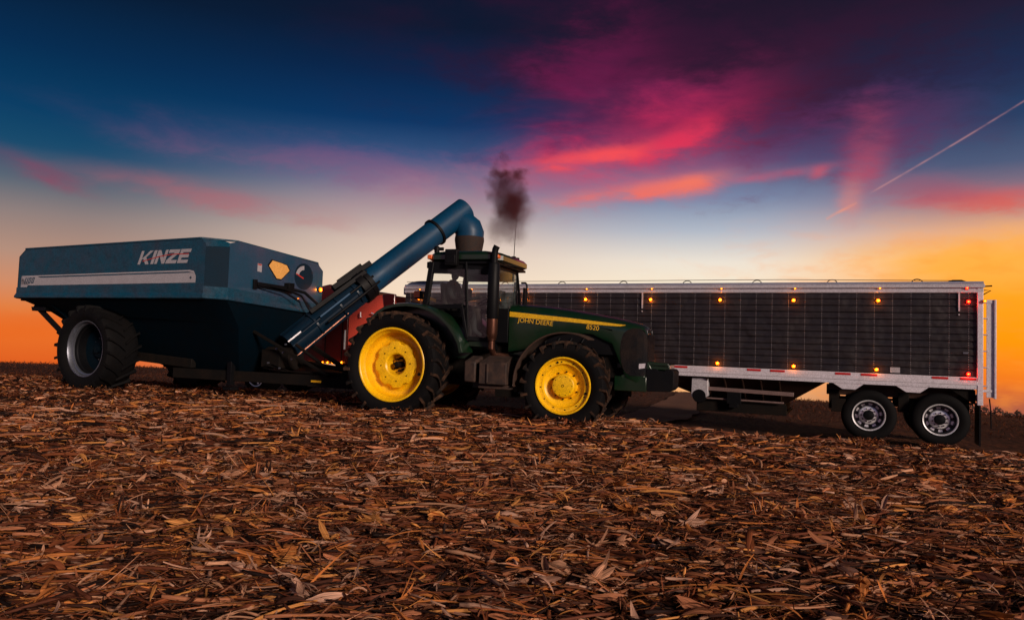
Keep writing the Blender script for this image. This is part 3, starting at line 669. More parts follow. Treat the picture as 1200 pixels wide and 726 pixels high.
for s, rz in ((-1, 0), (1, pi)):
    for mt_, off_, dy, nm in ((DECALINK, .012, .006, 'lettering_shadow'), (YELLOWDECAL, 0, .009, 'lettering')):
        letters('JOHN DEERE', .118, mt_, nm, T, (1.93 if s < 0 else 2.62, s*(.43+dy), 1.782 if s < 0 else 1.735), (pi/2, rad(4.9) if s < 0 else rad(-4.9), rz), extrude=.0012, offset=off_*.2, sx=.98)
        letters('8520', .115, mt_, nm, T, (3.19 if s < 0 else 3.40, s*(.424+dy), 1.688 if s < 0 else 1.67), (pi/2, rad(5.9) if s < 0 else rad(-5.9), rz), extrude=.0012, offset=off_*.2, sx=1.0)
# fenders
def strip(path, y0, y1, th, lip, mt_):
    b = MB().use(mt_); n = len(path); vs = []
    for i, (x_, z_) in enumerate(path):
        q = Vector((path[min(i+1, n-1)][0]-path[max(i-1, 0)][0], path[min(i+1, n-1)][1]-path[max(i-1, 0)][1])).normalized(); nx, nz_ = -q.y, q.x
        if nz_ < 0 and abs(nz_) > abs(nx): nx, nz_ = -nx, -nz_
        vs += [(x_, y0, z_-lip*abs(nz_)), (x_, y0, z_), (x_, y1, z_), (x_, y1, z_-th), (x_, y0+(.015 if y1 > y0 else -.015), z_-th)]
    fs = [(i*5+j, i*5+(j+1) % 5, (i+1)*5+(j+1) % 5, (i+1)*5+j) for i in range(n-1) for j in range(5)]
    fs += [(4, 3, 2, 1, 0), tuple((n-1)*5+j for j in range(5))]
    return b.add(vs, fs)
def curve_strip(cx, cz, r, a0, a1, y0, y1, th, mt_, n=20, r1=None):
    b = MB().use(mt_); vs, fs = [], []
    for i in range(n+1):
        a = rad(a0+(a1-a0)*i/n); rr = r+((r1 or r)-r)*i/n
        for (q, y_) in ((rr, y0), (rr, y1), (rr-th, y1), (rr-th, y0)): vs.append((cx+q*cos(a), y_, cz+q*sin(a)))
    for i in range(n):
        for j in range(4): fs.append((i*4+j, (i+1)*4+j, (i+1)*4+(j+1) % 4, i*4+(j+1) % 4))
    fs += [(0, 1, 2, 3), tuple(n*4+j for j in (3, 2, 1, 0))]
    return b.add(vs, fs)
for s in (-1, 1):
    y0, y1 = sorted((s*1.17, s*.76))
    b = curve_strip(3.01, .62, .89, 62, 184, y0, y1, .03, TANDUST); b.bar((2.3, s*.76, 1.0), (2.9, s*.4, .8), .04, .04)
    tb_('front_fender', b, bevel=.01)
pth = [(-.75, 1.66), (-.6, 1.80), (-.45, 1.885), (-.25, 1.935), (0, 1.955), (.25, 1.93), (.5, 1.86), (.7, 1.74), (.88, 1.58), (1.0, 1.42), (1.09, 1.26), (1.13, 1.10)]
def rear_fender(s):
    b = MB().use(GREEN); vs, fs = [], []
    for i, (x_, z_) in enumerate(pth):
        cx_, cz_ = -.1, .9; d = Vector((x_-cx_, z_-cz_)).normalized()
        for (yy_, q) in ((s*1.08, -.05), (s*1.08, 0), (s*.98, .02), (s*.62, .02), (s*.62, -.02), (s*1.05, -.02)): vs.append((x_+d.x*q, yy_, z_+d.y*q))
    n = len(pth)
    for i in range(n-1):
        for j in range(6): q = (i*6+j, i*6+(j+1) % 6, (i+1)*6+(j+1) % 6, (i+1)*6+j); fs.append(q)
    fs += [(0, 1, 2, 3, 4, 5), tuple((n-1)*6+j for j in range(5, -1, -1))]
    b.add(vs, fs)
    # inner wall of the fender down to the axle
    b.prism([(x_, s*.64, z_) for x_, z_ in pth]+[(1.0, s*.64, 1.0), (-.6, s*.64, 1.0)], (0, -s*.03, 0))
    return b
for s in (-1, 1): tb_('rear_fender', rear_fender(s), smooth=40)

# cab
CW = .80
b = MB().use(BLACK)
for s in (-1, 1):
    b.bar((.24, s*CW, 1.85), (.36, s*CW, 2.74), .09, .10, (1, 0, 0)); b.bar((1.47, s*CW*.80, 1.9), (1.49, s*CW*.78, 2.74), .06, .07, (1, 0, 0))
    b.bar((1.10, s*CW*.98, 1.35), (1.02, s*CW*.97, 2.74), .045, .05, (1, 0, 0))
    b.bar((.24, s*CW, 1.9), (1.0, s*CW, 1.93), .05, .09); b.bar((.34, s*CW, 2.635), (1.51, s*CW*.83, 2.615), .05, .22)
    b.bar((1.08, s*CW*.98, 1.36), (1.48, s*.68, 1.33), .05, .08); b.bar((.98, s*CW, 1.92), (1.10, s*CW, 1.36), .05, .06, (1, 0, 0))
b.box(.26, .34, -.8, .8, 1.85, 2.0); b.box(.32, .40, -.8, .8, 2.6, 2.74); b.box(1.46, 1.53, -.64, .64, 2.60, 2.74)
b.box(.15, 1.50, -.60, .60, 1.16, 1.35); b.box(.15, .45, -.62, .62, 1.3, 1.9); b.box(1.46, 1.74, -.42, .42, 1.3, 1.92)
b.bar((1.10, -.76, 1.36), (1.10, -.76, 1.15), .3, .06)
cab = tb_('cab_frame', b, bevel=.012)
b = MB().use(GREEN)
rs = []
for (inx, z_) in ((.06, 2.74), (.0, 2.78), (.0, 2.86), (.05, 2.915), (.16, 2.945)):
    x0, x1, y_ = .26+inx, 1.72-inx, .82-inx
    rs.append([(x0, -y_+.12, z_), (x0+.12, -y_, z_), (x1-.22, -y_, z_), (x1-.03, -y_+.16, z_-.01), (x1, 0, z_-.02), (x1-.03, y_-.16, z_-.01), (x1-.22, y_, z_), (x0+.12, y_, z_), (x0, y_-.12, z_)])
vs = [p for r_ in rs for p in r_]; n = 9
fs = [(i*n+j, i*n+(j+1) % n, (i+1)*n+(j+1) % n, (i+1)*n+j) for i in range(4) for j in range(n)]+[tuple(range(n-1, -1, -1)), tuple(4*n+j for j in range(n))]
b.add(vs, fs); roof = tb_('cab_roof', b, smooth=40)
b = MB().use(BLACK); b.box(.33, 1.62, -.79, .79, 2.70, 2.742); tb_('roof_underside', b)
def lamp(name, lo, hi, mt_, core=None, parent=T, back=BLACK):
    b = MB().use(back); e = .012; b.box(lo[0]-e, hi[0]+e, lo[1]+.004, hi[1]+.02, lo[2]-e, hi[2]+e); b.use(mt_); b.box(lo[0], hi[0], lo[1], hi[1], lo[2], hi[2])
    return b.build(name, parent=parent, loc=OFF if parent is T else None, bevel=.005)
b = MB().use(LENSOFF); b.box(.245, .34, -.80, -.66, 2.79, 2.87); tb_('roof_marker_lamp', b, bevel=.012)
b = MB().use(LENSOFF); b.box(1.56, 1.65, -.80, -.68, 2.795, 2.86); tb_('roof_marker_lamp', b, bevel=.012)
b = MB().use(BLACK); b.box(.24, .34, -.80, -.64, 2.62, 2.74); tb_('rear_work_lamp', b, bevel=.015)
b = MB().use(BLACK); b.box(.66, .90, -.93, -.82, 2.66, 2.95); b.box(.69, .87, -.94, -.92, 2.69, 2.85); tb_('side_work_lamp', b, bevel=.012)
b = MB().use(BLACK); b.tube([(.34, -.6, 2.93), (.34, -.6, 2.98)], .05, 12); b.lathe([(.0, 3.055), (.04, 3.05), (.06, 3.02), (.06, 2.98), (0, 2.98)], 14, (.34, -.6, 0), 'z'); b.box(.40, .47, -.62, -.57, 2.97, 3.03); b.bar((.34, -.6, 2.99), (.44, -.6, 2.99), .02, .02)
tb_('roof_beacon', b)
b = MB().use(BLACK)
for i in range(4): b.box(1.42+.085*(i % 2), 1.49+.085*(i % 2), .16+.1*i, .23+.1*i, 2.91, 2.965)
b.tube([(1.56, .25, 2.9), (1.57, .25, 3.3), (1.59, .26, 3.80)], [.009, .006, .003], 6)
tb_('antenna', b)
for s in (-1, 1):
    b = MB().use(CABGLASS)
    b.hexa([(.30, s*.79, 1.95), (1.06, s*.785, 1.95), (1.02, s*.785, 2.60), (.37, s*.79, 2.60), (.30, s*.782, 1.95), (1.06, s*.777, 1.95), (1.02, s*.777, 2.60), (.37, s*.782, 2.60)])
    tb_('side_window', b)
    b = MB().use(CABGLASS)
    b.hexa([(1.11, s*.785, 1.38), (1.46, s*.69, 1.38), (1.47, s*.66, 2.60), (1.05, s*.785, 2.60), (1.11, s*.777, 1.38), (1.46, s*.682, 1.38), (1.47, s*.652, 2.60), (1.05, s*.777, 2.60)])
    tb_('door_window', b)
b = MB().use(FRONTGLASS); vs = []
for z_ in (1.92, 2.62):
    for i in range(9): y_ = -.62+1.24*i/8; vs.append((1.50+.08*(1-(y_/.62)**2), y_, z_))
b.add(vs, [(i, i+1, 9+i+1, 9+i) for i in range(8)]); tb_('windshield', b)
b = MB().use(BLACK); b.bar((1.60, .36, 2.66), (1.60, .50, 2.28), .025, .04, (1, 0, 0)); b.bar((1.60, .50, 2.28), (1.58, .60, 1.98), .03, .05, (1, 0, 0)); tb_('wiper', b)
for s in (-1, 1):
    if s > 0:
        b = MB().use(BLACK); b.tube([(1.55, .78, 2.50), (1.56, .98, 2.52), (1.56, 1.06, 2.50), (1.56, 1.08, 2.44), (1.56, 1.08, 2.02), (1.56, .98, 1.98), (1.56, .72, 1.96)], .018, 8)
        b.box(1.53, 1.57, .93, 1.03, 2.08, 2.42); tb_('mirror', b)
# controls seen through the windows
b = MB().use(SEATCLOTH); b.box(.36, .84, -.25, .25, 1.72, 1.86); b.hexa([(.30, -.23, 1.84), (.44, -.23, 1.84), (.44, .23, 1.84), (.30, .23, 1.84), (.22, -.20, 2.42), (.32, -.20, 2.42), (.32, .20, 2.42), (.22, .20, 2.42)]); b.box(.4, .8, -.15, .15, 1.35, 1.72)
tb_('driver_seat', b, bevel=.04)
b = MB().use(BLACK); b.bar((1.45, 0, 1.35), (1.22, 0, 2.0), .12, .12, (1, 0, 0))
ctr = Vector((1.16, 0, 2.08)); ax = Vector((-.45, 0, 1)).normalized(); e1 = ax.orthogonal().normalized(); e2 = ax.cross(e1)
ring = [ctr+(e1*cos(2*pi*i/24)+e2*sin(2*pi*i/24))*.20 for i in range(25)]; b.tube(ring, .014, 6, False)
for i in (0, 8, 16): b.tube([ctr, ring[i]], .012, 6)
tb_('steering_wheel', b)
b = MB().use(BLACK); b.box(.90, .94, -.52, -.26, 2.10, 2.28); b.bar((.92, -.4, 2.12), (.86, -.45, 1.8), .03, .03); b.box(.45, 1.0, -.56, -.34, 1.74, 1.86); b.cut().box(1.30, 1.36, .15, .40, 2.12, 2.30)
b.build_each('monitor', parent=T, loc=OFF, bevel=.01)
# exhaust: black muffler in front of the door, curved outlet, browned lower pipe
b = MB().use(BLACK); c_ = (1.60, -.86)
b.lathe([(0, 1.70), (.085, 1.70), (.105, 1.74), (.105, 2.66), (.085, 2.70), (0, 2.70)], 28, (c_[0], c_[1], 0), 'z')
b.tube([(c_[0], c_[1], 2.68), (c_[0], c_[1], 2.86), (c_[0]+.01, c_[1]-.0, 2.94), (c_[0]+.04, c_[1], 3.0)], .058, 18)
ex = tb_('exhaust_stack', b)
b = MB().use(PIPEMETAL); b.lathe([(0, 1.18), (.06, 1.18), (.06, 1.32), (.075, 1.34), (.075, 1.36), (.085, 1.38), (.1, 1.46), (.1, 1.71), (0, 1.71)], 24, (c_[0], c_[1], 0), 'z')
b.tube([(c_[0], c_[1], 1.2), (c_[0]+.02, c_[1]+.08, 1.08), (c_[0]+.2, c_[1]+.3, 1.05)], .06, 14); tb_('exhaust_pipe', b)
# tool box and battery box with their strap
DUSTBOX = mat('dusty_box', (.022, .012, .009), .7, dirt=.8, dcol=(.085, .042, .026), scale=7, bump=.4)
b = MB().use(DUSTBOX); b.hexa([(1.22, -1.16, .60), (1.44, -1.16, .60), (1.44, -.72, .60), (1.22, -.72, .60), (1.22, -1.16, .96), (1.44, -1.16, .96), (1.44, -.80, 1.06), (1.22, -.80, 1.06)]); tb_('battery_box', b, bevel=.03)
b = MB().use(DUSTBOX); b.hexa([(1.52, -1.2, .58), (2.02, -1.2, .58), (2.02, -.70, .58), (1.52, -.70, .58), (1.52, -1.2, .95), (2.02, -1.2, .95), (2.0, -.82, 1.07), (1.56, -.82, 1.07)])
b.box(1.47, 2.07, -1.1, -.72, .50, .57); b.box(1.66, 1.70, -1.225, -1.2, .6, .93); tb_('tool_box', b, bevel=.03)
b = MB().use(GREENDULL); b.bar((1.1, -.72, 1.27), (1.55, -.72, 1.25), .04, .1); b.cut().box(1.2, 2.1, -.70, -.62, .48, .62); b.box(2.05, 2.12, -.9, -.62, .46, .7); b.build_each('step_frame', parent=T, loc=OFF, bevel=.008)
# front weights
b = MB().use(BLACK)
for i in range(12):
    y0 = -.36+.06*i; z1 = .945
    b.prism([(4.26, y0, .56), (4.64, y0, .57), (4.69, y0, .62), (4.70, y0, .90), (4.66, y0, z1), (4.58, y0, z1), (4.55, y0, z1-.03), (4.44, y0, z1-.03), (4.41, y0, z1), (4.24, y0, z1-.005), (4.22, y0, .70)], (0, .052, 0))
tb_('front_weights', b, bevel=.006)
b = MB().use(WHITERAIL); b.hexa([(4.10, -.402, .93), (4.22, -.402, .95), (4.22, -.398, .95), (4.10, -.398, .93), (4.12, -.402, 1.02), (4.23, -.402, 1.03), (4.23, -.398, 1.03), (4.12, -.398, 1.02)]); tb_('warning_sticker', b)
# far-side warning lamp on its arm
b = MB().use(BLACK); b.bar((.2, .82, 2.02), (-.72, .96, 2.24), .05, .05); b.box(-.86, -.68, .88, 1.0, 2.17, 2.34); b.use(LENSOFF); b.box(-.87, -.74, .862, .885, 2.20, 2.33)
b.use(REFYEL); b.hexa([(-.66, .875, 2.20), (-.36, .875, 2.10), (-.36, .885, 2.10), (-.66, .885, 2.20), (-.66, .875, 2.27), (-.36, .875, 2.17), (-.36, .885, 2.17), (-.66, .885, 2.27)]); tb_('warning_lamp_arm', b)

# driver: one skinned body seated in the cab
def skinned(name, joints, edges, radii, mt_, parent=None, sub=2, loc=(0, 0, 0)):
    me = bpy.data.meshes.new(name); me.from_pydata(joints, edges, []); o = bpy.data.objects.new(name, me); col.objects.link(o)
    sk = o.modifiers.new('skin', 'SKIN'); sk.use_smooth_shade = True
    if not me.skin_vertices: me.skin_vertices.new()
    for i, r in enumerate(radii): me.skin_vertices[0].data[i].radius = (r, r) if not isinstance(r, tuple) else r
    me.skin_vertices[0].data[0].use_root = True
    ss = o.modifiers.new('sub', 'SUBSURF'); ss.levels = sub; ss.render_levels = sub
    me.materials.append(mt_); o.parent = parent; o.location = loc; return o
j = [(.42, 0, 1.92), (.40, 0, 2.10), (.42, 0, 2.28), (.42, 0, 2.41), (.44, 0, 2.48), (.46, 0, 2.56), (.475, 0, 2.66),
     (.43, -.19, 2.38), (.52, -.27, 2.12), (.78, -.20, 2.10), (.88, -.16, 2.13), (.43, .19, 2.38), (.52, .27, 2.12), (.80, .16, 2.14), (.98, .12, 2.17),
     (.52, -.11, 1.91), (.90, -.15, 1.93), (.96, -.15, 1.50), (1.12, -.15, 1.42), (.52, .11, 1.91), (.90, .15, 1.93), (.96, .15, 1.50), (1.12, .15, 1.42)]
ed = [(0, 1), (1, 2), (2, 3), (3, 4), (4, 5), (5, 6), (3, 7), (7, 8), (8, 9), (9, 10), (3, 11), (11, 12), (12, 13), (13, 14), (0, 15), (15, 16), (16, 17), (17, 18), (0, 19), (19, 20), (20, 21), (21, 22)]
rd = [(.15, .12), (.15, .115), (.17, .12), (.11, .09), .052, .085, .095, .065, .05, .04, .038, .065, .05, .04, .038, .09, .075, .055, .045, .09, .075, .055, .045]
DR = skinned('person', [Vector(q)-Vector((.42, 0, 1.85)) for q in j], ed, rd, CLOTH)
mwT = Matrix.Translation(T.location) @ Matrix.Rotation(rad(-20), 4, 'Z')
DR.matrix_world = mwT @ Matrix.Translation((.42, 0, 1.95))
tag(DR, label='driver in dark clothes and a cap seated in the green tractor cab', category='person')
b = MB().use(SKIN); b.lathe([(0, -.105), (.05, -.095), (.072, -.04), (.076, .01), (.07, .06), (0, .11)], 20, (0, 0, 0), 'z'); b.lathe([(0, .03), (.018, .0), (0, -.01)], 8, (.085, 0, 0), 'x')
b.add([(.07, -.012, .01), (.07, .012, .01), (.10, 0, -.02)], [(0, 1, 2)]); f_ = b.build('face', parent=DR, loc=(.065, 0, .79), smooth=60)
b = MB().use(CLOTH); b.lathe([(.098, .0), (.1, .04), (.08, .09), (0, .105)], 20, (0, 0, 0), 'z'); b.hexa([(.06, -.07, .015), (.19, -.05, .0), (.19, .05, .0), (.06, .07, .015), (.06, -.07, .03), (.19, -.05, .012), (.19, .05, .012), (.06, .07, .03)]); b.build('cap', parent=DR, loc=(.055, 0, .82), smooth=60)

# ------------------------------------------------------------------ the grain cart
K = empty('grain_cart', (-8.414, 17.477, -.08), rad(-26), label='dark blue grain cart on two big tyres with its unloading auger raised beside the tractor', category='grain cart')
TP = K; OFF = (0, 0, .08)
def kb(name, b, **k): return b.build(name, parent=k.pop('parent', K), loc=k.pop('loc', OFF), **k)
AUGBLUE = mat('auger_blue_paint', (.001, .042, .100), .42, dirt=.5, dcol=(.012, .03, .06), scale=2.5, spec=.3)
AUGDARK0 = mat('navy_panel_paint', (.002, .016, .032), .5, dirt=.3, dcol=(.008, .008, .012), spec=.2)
def lean(p): return (p[0], p[1], p[2]-.055*(p[1]+1.75))            # the tub leans a little to its far side
def leanall(b): b.v = [lean(p) for p in b.v]; return b
def shell(rings, mt_, cap=False):
    b = MB().use(mt_); n = len(rings[0]); b.add([p for r in rings for p in r], [(i*n+j, i*n+(j+1) % n, (i+1)*n+(j+1) % n, (i+1)*n+j) for i in range(len(rings)-1) for j in range(n)]); return b
def tubring(z, e=0, cut=0):
    return [(-2.83+cut-e, -1.75-e, z), (3.36-cut*.3+e*.4, -1.75-e, z), (3.75+e, -1.50-e*.4, z), (3.75+e, 1.30+e*.4, z), (3.36+e*.4, 1.75+e, z), (-2.83+cut-e, 1.75+e, z)]
# side sheets with clipped top corners: outer and inner skin
b = MB().use(CARTBLUE)
def sheet(pts, th):
    b.prism(pts, th)
yn = -1.75
sheet([(-2.83, yn, 2.22), (3.36, yn, 2.22), (3.36, yn, 3.07), (3.22, yn, 3.19), (-2.60, yn, 3.13), (-2.83, yn, 2.96)], (0, .03, 0))
sheet([(-2.83, 1.75, 2.22), (3.36, 1.75, 2.22), (3.36, 1.75, 3.07), (3.22, 1.75, 3.19), (-2.60, 1.75, 3.13), (-2.83, 1.75, 2.96)], (0, -.03, 0))
leanall(b); kb('tub_side_panels', b, smooth=0); FRONTBLUE = mat('cart_blue_with_sky_sheen', (.004, .05, .095), .36, dirt=.7, dcol=(.085, .05, .09), scale=1.1, coat=.3)  # mauve patches put pink sky sheen into the front sheet's colour
b = MB().use(FRONTBLUE)
sheet([(3.75, -1.50, 2.22), (3.75, 1.30, 2.22), (3.75, 1.30, 3.02), (3.75, 1.10, 3.17), (3.75, -1.28, 3.20), (3.75, -1.50, 3.12)], (-.03, 0, 0))
leanall(b); kb('tub_front_panel', b, smooth=0); b = MB().use(CARTBLUE)
sheet([(-2.83, -1.75, 2.22), (-2.83, 1.75, 2.22), (-2.83, 1.75, 2.96), (-2.83, -1.75, 2.96)], (.03, 0, 0))
sheet([(-2.83, -1.75, 2.96), (-2.60, -1.75, 3.13), (-2.60, 1.75, 3.13), (-2.83, 1.75, 2.96)], (.02, 0, -.02))
leanall(b); kb('tub_rear_panel', b, smooth=0); b = MB().use(CARTBLUE)
sheet([(3.36, 1.75, 2.22), (3.75, 1.30, 2.22), (3.75, 1.30, 3.02), (3.36, 1.75, 3.07)], (-.02, -.02, 0))
leanall(b); kb('tub_far_corner', b, smooth=0)
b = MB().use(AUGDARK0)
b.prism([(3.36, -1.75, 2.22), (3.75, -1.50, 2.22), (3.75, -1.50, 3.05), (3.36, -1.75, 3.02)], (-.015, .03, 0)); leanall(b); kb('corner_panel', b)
b = MB().use(CARTBLUE)
b.prism([(3.36, -1.753, 3.02), (3.75, -1.503, 3.05), (3.75, -1.50, 3.125), (3.64, -1.52, 3.165), (3.22, -1.75, 3.19), (3.36, -1.75, 3.07)], (-.015, .03, 0))
# rolled top edge all round and the crossbars inside
tp = [(-2.60, -1.74, 3.14), (3.22, -1.74, 3.20), (3.70, -1.28, 3.21), (3.74, 1.10, 3.18), (3.22, 1.74, 3.20), (-2.60, 1.74, 3.14)]
for i in range(6): b.bar(tp[i], tp[(i+1) % 6], .05, .035)
for x_ in (-1.4, 0, 1.4, 2.6): b.tube([(x_, -1.72, 2.9), (x_, 1.72, 2.9)], .04, 8)
leanall(b); kb('top_rim', b, bevel=.006)
# dark band and the bright ledge where the tub turns in
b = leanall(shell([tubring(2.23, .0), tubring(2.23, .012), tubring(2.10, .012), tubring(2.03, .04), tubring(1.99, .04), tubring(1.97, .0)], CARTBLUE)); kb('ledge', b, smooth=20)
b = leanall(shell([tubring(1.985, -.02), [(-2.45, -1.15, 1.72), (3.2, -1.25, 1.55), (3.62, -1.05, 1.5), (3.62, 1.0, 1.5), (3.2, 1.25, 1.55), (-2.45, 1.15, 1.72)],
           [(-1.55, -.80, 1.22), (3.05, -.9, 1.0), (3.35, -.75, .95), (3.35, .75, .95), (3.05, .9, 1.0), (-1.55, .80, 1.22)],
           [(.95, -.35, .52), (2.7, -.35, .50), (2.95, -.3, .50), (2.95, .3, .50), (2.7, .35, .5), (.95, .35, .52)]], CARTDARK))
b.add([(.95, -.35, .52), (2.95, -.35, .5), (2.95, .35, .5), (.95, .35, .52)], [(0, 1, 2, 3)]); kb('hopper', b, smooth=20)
for x_ in (-1.9, -.9, .9, 1.9, 2.8): b = MB().use(CARTDARK); b.prism([(x_, -1.70, 1.96), (x_, -.9, 1.75), (x_, -.60, 1.0), (x_, -.75, 1.15), (x_, -1.2, 1.60)], (.03, 0, 0)); kb('hopper_rib', b)
b = MB().use(BLACK); b.box(-3.02, -2.76, -1.55, 1.55, 1.93, 2.01); b.hexa([(-2.80, -1.4, 1.70), (-2.30, -1.4, 1.70), (-2.3, 1.4, 1.70), (-2.8, 1.4, 1.70), (-2.84, -1.4, 1.80), (-2.3, -1.4, 1.80), (-2.3, 1.4, 1.80), (-2.84, 1.4, 1.80)])
b.bar((-2.75, -1.35, 1.85), (-1.9, -1.2, 1.2), .06, .12); b.bar((-2.75, 1.35, 1.85), (-1.9, 1.2, 1.2), .06, .12); kb('rear_bumper', b, bevel=.01)
# painted stripe, lettering, sticker, gauge, windows
b = MB().use(WHITEDECAL); yd = -1.7535
b.add([(-2.69, yd, 2.235), (-2.45, yd, 2.235), (-2.40, yd, 2.31), (-2.69, yd, 2.47)], [(0, 1, 2, 3)])
b.add([(-2.69, yd, 2.30), (-2.30, yd, 2.275), (3.125, yd, 2.30), (3.125, yd, 2.44), (3.02, yd, 2.50), (-1.95, yd, 2.45), (-2.20, yd, 2.505), (-2.67, yd, 2.50)], [tuple(range(8))])
b.add([(-2.20, yd-.0008, 2.478), (2.90, yd-.0008, 2.525), (3.04, yd-.0008, 2.50), (3.10, yd-.0008, 2.445), (3.12, yd-.0008, 2.45), (3.06, yd-.0008, 2.535), (2.95, yd-.0008, 2.557), (-2.20, yd-.0008, 2.505)], [tuple(range(8))])
leanall(b); kb('side_stripe', b, smooth=0)
b = MB().use(DECALINK); b.lathe([(0, yd-.003), (.028, yd-.003), (.028, yd), (0, yd)][::-1], 16, (2.98, 0, 2.40)); leanall(b); kb('side_reflector', b)
GL = {'K': [[(0, 0), (.22, 0), (.22, 1), (0, 1)], [(.22, .42), (.42, .62), (.72, 1), (1.0, 1), (.55, .50), (.22, .36)], [(.30, .48), (.52, .56), (.95, 0), (.66, 0)]],
      'I': [[(0, 0), (.24, 0), (.24, 1), (0, 1)]],
      'N': [[(0, 0), (.22, 0), (.22, 1), (0, 1)], [(.22, 1), (.22, .62), (.62, 0), (.62, .42)], [(.62, 0), (.84, 0), (.84, 1), (.62, 1)]],
      'Z': [[(0, .76), (.86, .76), (.86, 1), (0, 1)], [(.50, .76), (.86, .76), (.36, .24), (0, .24)], [(0, 0), (.86, 0), (.86, .24), (0, .24)]],
      'E': [[(0, 0), (.24, 0), (.24, 1), (0, 1)], [(.24, 0), (.82, 0), (.82, .23), (.24, .23)], [(.24, .39), (.76, .39), (.76, .61), (.24, .61)], [(.24, .77), (.82, .77), (.82, 1), (.24, 1)]],
      '1': [[(.06, 0), (.30, 0), (.30, 1), (.06, 1)]],
      '0': [[(0, 0), (.2, 0), (.2, 1), (0, 1)], [(.2, 0), (.4, 0), (.4, .2), (.2, .2)], [(.2, .8), (.4, .8), (.4, 1), (.2, 1)], [(.4, 0), (.6, 0), (.6, 1), (.4, 1)]]}
def glyphs(word, x0, z0, h, w, gap, shear, y_, mt_, name, slope=0.):
    xx = x0
    for ch in word:
        b = MB().use(mt_)
        for gi, poly in enumerate(GL[ch]): b.prism([(xx+px_*w+shear*pz_*h, y_-.0006*gi, z0+pz_*h+slope*(xx-x0)) for px_, pz_ in poly], (0, .001, 0))
        leanall(b); kb(name, b, smooth=0); xx += w*max(p[0] for poly in GL[ch] for p in poly)+gap
glyphs('KINZE', 1.36, 2.695, .285, .365, .03, .42, -1.755, WHITEDECAL, 'letter', .006)
glyphs('1100', -2.575, 2.325, .135, .155, .028, .42, -1.7565, DECALINK, 'digit')
b = MB().use(REDINK); n = 14; up, dn = [], []
for i in range(n+1):
    t_ = i/n; x_ = 1.52+1.38*t_; z_ = 2.76+.13*sin(min(1, t_*1.3)*pi/2)-.0*t_; up.append((x_, -1.7585, z_+.008)); dn.append((x_, -1.7585, z_-.010))
b.add(up+dn, [(i, n+1+i, n+2+i, i+1) for i in range(n)]); leanall(b); kb('red_swoosh', b, smooth=0)
def on_front(pts, x_=3.753): return [(x_, y_, z_+.055*(y_+1.75)) for y_, z_ in pts]
b = MB().use(BLACK); W_ = [(-.325, 2.909), (-.426, 2.787), (-.183, 2.536), (-.055, 2.531), (.192, 2.745), (.105, 2.849)]; cy_, cz_ = -.11, 2.73
b.prism(on_front([(cy_+(a-cy_)*1.12, cz_+(c_2-cz_)*1.12) for a, c_2 in W_]), (-.01, 0, 0))
b.use(SKYPANE); wv = on_front(W_, 3.757); b.add(wv+on_front([(-.05, 2.875), (-.055, 2.531)], 3.766), [(1, 2, 7, 6, 0), (3, 4, 5, 6, 7), (2, 3, 7)]); leanall(b); kb('sight_window', b, smooth=0)
b = MB().use(WHITEDECAL); b.prism(on_front([(-.745, 2.63), (-.625, 2.62), (-.625, 2.79), (-.745, 2.80)], 3.756), (-.004, 0, 0)); b.use(REDINK); b.prism(on_front([(-.735, 2.765), (-.635, 2.757), (-.635, 2.785), (-.735, 2.793)], 3.758), (-.003, 0, 0)); leanall(b); kb('safety_sticker', b, smooth=0)
b = MB().use(AUGDARK0); n = 26; b.prism(on_front([(.66+.30*cos(2*pi*i/n), 2.66+.30*sin(2*pi*i/n)) for i in range(n)], 3.756), (-.01, 0, 0))
b.use(WHITEDECAL); o1 = [(.66+.27*cos(rad(a)), 2.65+.25*sin(rad(a))) for a in range(92, 176, 8)]; o2 = [(.66+.17*cos(rad(a)), 2.65+.16*sin(rad(a))) for a in range(92, 176, 8)]
q1, q2 = on_front(o1, 3.760), on_front(o2, 3.760); b.add(q1+q2, [(i, i+1, len(q1)+i+1, len(q1)+i) for i in range(len(q1)-1)])
b.use(REDINK); b.prism(on_front([(.40, 2.69), (.64, 2.60), (.65, 2.63), (.41, 2.715)], 3.762), (-.004, 0, 0)); leanall(b); kb('fill_gauge', b, smooth=0)
b = MB().use(BLACK); b.bar((3.80, -.78, 2.36), (3.80, .15, 2.34), .08, .07, (1, 0, 0)); b.tube([(3.82, .1, 2.35), (3.95, .5, 2.28), (4.1, .75, 2.05), (4.1, .8, 1.7)], .035, 8); b.tube([(3.80, -.7, 2.38), (3.9, 0, 2.30), (3.95, .4, 2.2), (4.05, .55, 1.9)], .02, 8)
b.tube([(3.80, -.75, 2.30), (3.92, -.1, 2.24), (4.0, .3, 2.05)], .015, 6); b.box(3.76, 3.80, -.86, -.76, 2.25, 2.45); b.box(3.76, 3.90, .05, .22, 2.28, 2.46); kb('hydraulic_lines', b, bevel=.004)
b = MB().use(BLACK); b.box(3.66, 3.74, -.14, -.04, 3.10, 3.17); b.box(3.67, 3.73, -.11, -.07, 3.17, 3.20); leanall(b); kb('rim_camera', b, bevel=.01)
